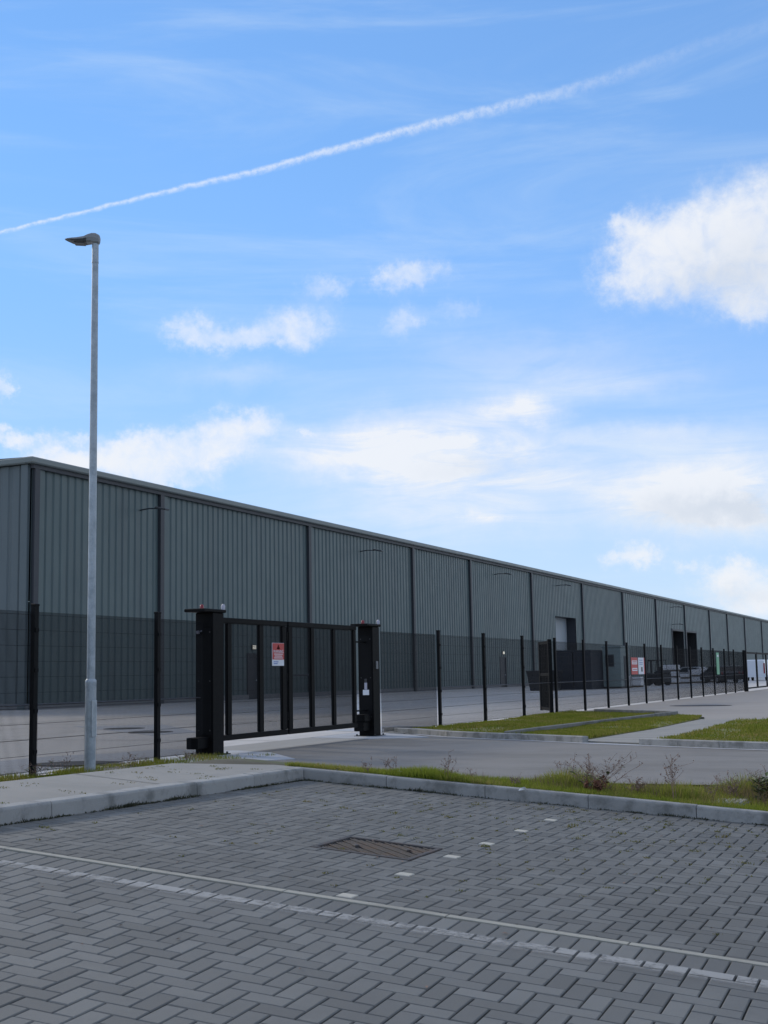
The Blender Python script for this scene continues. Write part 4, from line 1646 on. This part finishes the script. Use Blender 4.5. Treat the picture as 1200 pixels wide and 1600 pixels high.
def verge(u, v, up=.0):
    x, y = xy(u, v)
    return (x, y, terrain_h(x, y) + up)


weed('dry_weed', 'sparse dry weed nearest the kerb corner on the verge', verge(11.15, -4.96), .17, .06, 4, DRY, 1)
weed('dry_weed', 'thin brown weed with forked top left along the verge', verge(11.3, -4.78), .22, .09, 5, DRY, 2)
weed('dry_weed', 'pair of tall bare brown stems leaning on the narrow verge', verge(11.3, -4.2), .30, .12, 6, DRY, 3)
weed('dry_weed', 'single short upright spike on the narrow verge', verge(11.5, -4.05), .16, .02, 2, DRY, 4, branch=6)
weed('dry_weed', 'low wispy brown weed midway along the verge', verge(11.5, -3.6), .15, .12, 7, DRY, 5)
weed('dry_weed', 'widely spread brown bush with fine branching seed heads on the verge', verge(11.75, -2.98), 0.35, .46, 20, DRY, 6, branch=8, leafy=.08)
weed('dock_weed', 'rust coloured dock seed head in the middle of the verge bush', verge(11.6, -2.9), .17, .07, 5, RED, 7, branch=10, headsize=.018)
weed('dry_weed', 'reddish fuzzy weeds right of the spread brown bush', verge(12.0, -2.6), .16, .14, 12, DRY, 8, branch=7)
weed('dry_weed', 'tallest upright brown weed with dense stem on the verge', verge(11.75, -2.23), .46, .08, 4, DRY, 9, branch=9, headsize=.009)
weed('dry_weed', 'slender brown weed between tallest weed and leafy plant', verge(12.05, -1.95), .24, .10, 6, DRY, 10)
weed('dry_weed', 'tangle of pinkish dry stalks beside the flat cover', verge(12.45, -1.8), .24, .16, 12, DRY, 11, branch=6)
weed('leafy_weed', 'green leafy weed with brown top at the right end of verge', verge(12.35, -1.52), .36, .14, 9, DRY, 12, leafy=1.2, branch=5)
weed('dry_weed', 'bare brown weed standing by the left fence post foot', (-10.45, 13.35, -.01), .30, .10, 4, DRY, 13, group='weeds at the fence foot')
weed('leafy_weed', 'bushy green brown weeds at far left under the fence', (-10.4, 12.7, -.01), .24, .26, 12, DRY, 14, leafy=.3, group='weeds at the fence foot')
weed('dry_weed', 'thin pale weeds between lamp post and second fence post', (-10.35, 14.6, -.01), .22, .2, 10, DRY, 15, leafy=.2, group='weeds at the fence foot')
weed('dry_weed', 'small tuft of weeds at the foot of the left gate pillar', (-10.2, 15.75, -.01), .14, .2, 12, DRY, 16, leafy=.5, group='weeds at the fence foot')

# scraps of litter on the verge
for (u, v, up), lb in (((11.14, -5.27, .10), 'tiny white scrap nearest the kerb corner'), ((11.7, -4.68, .10), 'tiny white scrap at the road side of the verge'),
                       ((11.35, -4.70, .12), 'tiny pale scrap in the verge grass close to the stems'), ((11.2, -3.45, .10), 'tiny white scrap right behind the kerb, midway')):
    e = MB()
    c = [(rng.normal(0, .022), rng.normal(0, .022), rng.uniform(0, .035)) for _ in range(7)]
    e.add(c, [(0, 1, 2), (2, 3, 4), (4, 5, 6), (0, 2, 4), (0, 4, 6), (1, 3, 5)])
    o = e.build('litter', M['scrap'])
    o.location = P(u, v, up)
    tag(o, lb + ' on the grass', 'litter', 'scraps of litter on the verge')

V = []
for _ in range(46):
    u, v = rng.uniform(4.6, 11), rng.uniform(-5.3, .4)
    x, y = xy(u, v)
    z = zpark(u, v) + .004
    a, L = rng.uniform(0, 6.28), rng.uniform(.008, .02)
    ca, sa = math.cos(a) * L, math.sin(a) * L
    V += [(x - ca, y - sa, z), (x + sa * .5, y - ca * .5, z + .006), (x + ca, y + sa, z + .003), (x - sa * .5, y + ca * .5, z + .004)]
tag(link('dead_leaves', raw_mesh('dead_leaves', np.array(V), 4, M['drystem'])), kind='stuff')

# ------------------------------------------------------------------ goods and vehicles inside the yard


def container(loc, rz, size, material, label, name='shipping_container'):
    L, Wd, H = size
    e = tag(empty(name, loc, rz), label, 'container')
    m = MB()
    n = int(L / .28)
    for s in (-1, 1):
        vs = []
        for z in (.18, H - .12):
            for k in range(n * 4 + 1):
                y = -L / 2 + .08 + (L - .16) * k / (n * 4)
                d = (0, 0, .035, .035)[k % 4]
                vs.append((s * (Wd / 2 - .02 - d), y, z))
        q = n * 4 + 1
        fs = [(i, i + 1, q + i + 1, q + i) for i in range(q - 1)]
        m.add(vs, fs if s > 0 else [f[::-1] for f in fs])
    m.build('side_wall', material, e)
    m = MB()
    m.span(-Wd / 2 + .05, Wd / 2 - .05, -L / 2 + .03, L / 2 - .03, H - .14, H - .02)
    m.build('roof', material, e)
    m = MB()
    for sx in (-1, 1):
        for sy in (-1, 1):
            m.box((sx * (Wd / 2 - .06), sy * (L / 2 - .06), H / 2), (.12, .12, H), 0, .01)
        m.box((sx * (Wd / 2 - .06), 0, .09), (.10, L - .24, .16))
        m.box((sx * (Wd / 2 - .06), 0, H - .05), (.10, L - .24, .10))
    for sy in (-1, 1):
        m.box((0, sy * (L / 2 - .06), .09), (Wd - .24, .10, .16))
        m.box((0, sy * (L / 2 - .06), H - .05), (Wd - .24, .10, .10))
    m.build('frame', material, e)
    m = MB()
    for s in (-1, 1):
        m.box((s * (Wd / 4 - .03), -L / 2 + .05, H / 2), (Wd / 2 - .14, .05, H - .3), 0, .01)
    d = m.build('door', material, e)
    m = MB()
    for x in (-.7, -.25, .25, .7):
        m.tube([(x * Wd / 2.44, -L / 2 + .01, .25), (x * Wd / 2.44, -L / 2 + .01, H - .2)], .022, 6)
    m.build('locking_bar', material, d)
    m = MB()
    m.box((0, L / 2 - .05, H / 2), (Wd - .2, .05, H - .25))
    m.build('end_wall', material, e)
    return e


container((-24.15, 87.0, 0), 0, (6.06, 2.5, 2.62), M['navy'], 'dark navy shipping container seen through the fence')
cb = tag(empty('site_cabin', (-22.25, 88.2, 0)), 'grey green cabin with dark window right of the navy container', 'cabin')
m = MB()
m.span(-.62, .62, -1.3, 1.3, .12, 2.78, .03)
m.build('body', M['teal'], cb)
m = MB()
m.span(-.68, .68, -1.36, 1.36, 2.78, 2.9, .02)
m.build('roof', M['teal'], cb)
m = MB()
m.span(-.60, .60, -1.25, 1.25, 0, .12)
m.build('skid', M['iron'], cb)
m = MB()
m.span(-.36, .12, -1.335, -1.30, 1.55, 2.25)
w_ = m.build('window', M['glass'], cb)
m = MB()
for a, b, c, d in ((-.42, -.36, 1.49, 2.31), (.12, .18, 1.49, 2.31), (-.36, .12, 1.49, 1.55), (-.36, .12, 2.25, 2.31)):
    m.span(a, b, -1.34, -1.295, c, d)
m.build('frame', M['pipe'], w_)
m = MB()
m.span(.605, .65, -.4, .5, .15, 2.2, .01)
m.build('door', M['pipe'], cb)

sk = tag(empty('skip_bin', (-25.35, 81.5, 0)), 'low black skip left of the navy container', 'skip')
m = MB()
pr = [(-.75, .0), (.75, 0), (.98, 1.25), (-.98, 1.25)]
vs = [(x, s * .85, z) for s in (-1, 1) for x, z in pr]
m.add(vs, [(0, 1, 2, 3), (7, 6, 5, 4), (0, 4, 5, 1), (1, 5, 6, 2), (3, 7, 4, 0)])
m.build('body', M['carblack'], sk)
for s in (-1, 1):
    m = MB()
    m.box((0, s * .87, 1.25), (2.0, .08, .10), 0, .01)
    m.build('rim', M['carblack'], sk)


def pallet_stack(loc, rz, layers, hs, w, l, label):
    e = tag(empty('pallet_stack', loc, rz), label, 'pallet stack', 'stacked pallets of wrapped goods in the yard')
    z = 0
    for k in range(layers):
        m = MB()
        for y in (-.45, 0, .45):
            m.box((0, y * l, z + .05), (w, .1, .08))
        for x in (-.42, -.14, .14, .42):
            m.box((x * w, 0, z + .105), (.14 * w, l, .025))
        m.build('pallet', M['wood'], e)
        m = MB()
        m.box((rng.normal(0, .02), rng.normal(0, .02), z + .12 + hs / 2), (w * .96, l * .96, hs), rng.normal(0, .01), .03)
        b = m.build('load', M['wrap'], e)
        m = MB()
        for y in (-.3, .3):
            m.box((0, y * l, z + .122 + hs / 2), (w * .985, .06, hs * 1.012))
        m.build('strap', M['iron'], b)
        z += .12 + hs


pallet_stack((-22.05, 89.5, 0), .1, 1, .75, .95, 1.2, 'single low pale stack just right of the grey green cabin')
pallet_stack((-22.0, 92.5, 0), .05, 1, .62, .9, 1.2, 'lone low pale stack left of the dark forklift')
pallet_stack((-23.3, 111.0, 0), .0, 3, .42, 1.25, 1.6, 'tallest pale stack, three layers high, right of the forklift')
pallet_stack((-22.9, 114.0, 0), .05, 2, .30, 1.1, 1.6, 'two layer pale stack in front of the silver car')
pallet_stack((-22.45, 118.0, 0), .02, 2, .48, 1.15, 1.8, 'two layer pale stack right of the silver car')
pallet_stack((-22.5, 124.0, 0), .0, 2, .38, 1.1, 1.8, 'lowest two layer pale stack farthest to the right, near the green panel')

fk = tag(empty('forklift', (-22.3, 100.5, 0), R(60)), 'dark forklift truck parked among the pale stacks', 'forklift')
m = MB()
m.span(-.55, .55, -1.1, .6, .25, .95, .05)
m.span(-.5, .5, -1.15, -.5, .95, 1.15, .05)
m.build('body', M['carblack'], fk)
m = MB()
for sx in (-.48, .48):
    m.tube([(sx, .45, .9), (sx, .3, 1.9), (sx, -.65, 1.95), (sx, -.8, 1.0)], .035, 6)
m.span(-.52, .52, -.75, .4, 1.93, 1.99)
m.build('overhead_guard', M['carblack'], fk)
m = MB()
for sx in (-.35, .35):
    m.span(sx - .05, sx + .05, .68, .8, .1, 2.0)
m.span(-.4, .4, .7, .78, .9, 1.0)
m.build('mast', M['carblack'], fk)
for sx in (-.3, .3):
    m = MB()
    m.span(sx - .06, sx + .06, .8, 1.9, .06, .11)
    m.build('fork', M['iron'], fk)
m = MB()
m.span(-.25, .25, -.5, -.05, .95, 1.05, .03)
m.span(-.25, .25, -.55, -.45, 1.0, 1.45, .03)
m.build('seat', M['tyre'], fk)
for sx in (-.5, .5):
    for sy, rr in ((.35, .33), (-.75, .26)):
        m = MB()
        m.tube([(sx - .1, sy, rr), (sx + .1, sy, rr)], rr, 14)
        m.build('wheel', M['tyre'], fk)


def car(loc, rz, paint_, label, kind='car'):
    """simple estate / van body along +Y, built of lofted sections"""
    e = tag(empty('parked_' + kind, loc, rz), label, kind, 'vehicles parked in the yard')
    if kind == 'van':
        Wd = 1.95
        prof = [(-2.45, .35), (-2.45, 1.95), (-2.35, 2.05), (.9, 2.05), (1.15, 1.95), (1.75, 1.25), (2.4, 1.02), (2.48, .8), (2.48, .35)]
        wheels, wr = (-1.5, 1.55), .34
        side = [[(.35, 1.2), (.35, 1.78), (1.05, 1.78), (1.5, 1.2)]]
        front = [(1.18, 1.93), (1.72, 1.28)]
    else:
        Wd = 1.78
        prof = [(-2.1, .3), (-2.12, .85), (-1.75, 1.0), (-1.2, 1.42), (.25, 1.45), (1.0, .98), (1.95, .82), (2.1, .6), (2.08, .3)]
        wheels, wr = (-1.3, 1.3), .31
        side = [[(-1.45, 1.0), (-1.05, 1.34), (-.35, 1.37), (-.35, 1.0)], [(-.28, 1.0), (-.28, 1.37), (.2, 1.36), (.75, 1.0)]]
        front = [(.3, 1.41), (.95, 1.02)]
    m = MB()
    n = len(prof)
    ins = lambda z: (Wd / 2) * (1 - .14 * max(0, z - .95))
    vs = [(-ins(z), y, z) for y, z in prof] + [(ins(z), y, z) for y, z in prof]
    m.add(vs, [tuple(range(n)), tuple(range(n, 2 * n))[::-1]] + [(i, n + i, n + (i + 1) % n, (i + 1) % n) for i in range(n)])
    m.build('body', paint_, e)
    for s in (-1, 1):
        for w in side:
            m = MB()
            m.add([(s * (ins(z) + .006), y, z) for y, z in w], [(0, 1, 2, 3) if s > 0 else (3, 2, 1, 0)])
            m.build('window', M['glass'], e)
        for wy in wheels:
            m = MB()
            m.tube([(s * (Wd / 2 - .18), wy, wr), (s * (Wd / 2 + .01), wy, wr)], wr, 16)
            t = m.build('wheel', M['tyre'], e)
            m = MB()
            m.tube([(s * (Wd / 2), wy, wr), (s * (Wd / 2 + .02), wy, wr)], wr * .6, 12)
            m.build('rim', M['silver'], t)
        m = MB()
        m.box((s * Wd * .36, prof[-2][0] - .03, .7), (.3, .06, .16), 0, .02)
        m.build('headlight', M['white'], e)
        m = MB()
        m.box((s * Wd * .44, prof[0][0] - .01, 1.2 if kind == 'van' else .85), (.14, .05, 1.0 if kind == 'van' else .22), 0, .01)
        m.build('tail_light', M['redglass'], e)
        m = MB()
        m.box((s * (Wd / 2 + .08), front[1][0] - .15, 1.05), (.16, .08, .12), 0, .02)
        m.build('mirror', M['carblack'], e)
    m = MB()
    (ya, za), (yb, zb) = front
    m.add([(-ins(za) * .9, ya + .012, za + .012), (ins(za) * .9, ya + .012, za + .012), (ins(zb) * .92, yb + .012, zb + .012), (-ins(zb) * .92, yb + .012, zb + .012)], [(3, 2, 1, 0)])
    m.build('windscreen', M['glass'], e)
    return e


car((-23.2, 118.5, 0), R(75), M['silver'], 'small silver car half hidden behind a pale stack')
car((-19.55, 113.0, 0), R(35), M['carblack'], 'black car right of the green panel, seen through the fence')
car((-19.2, 118.5, 0), R(8), M['carblack'], 'black car close behind the thick dark gate post')
car((-19.15, 133.0, 0), R(0), M['vanwhite'], 'white van behind the far gate at the right edge', 'van')
print('objects', len(bpy.data.objects))
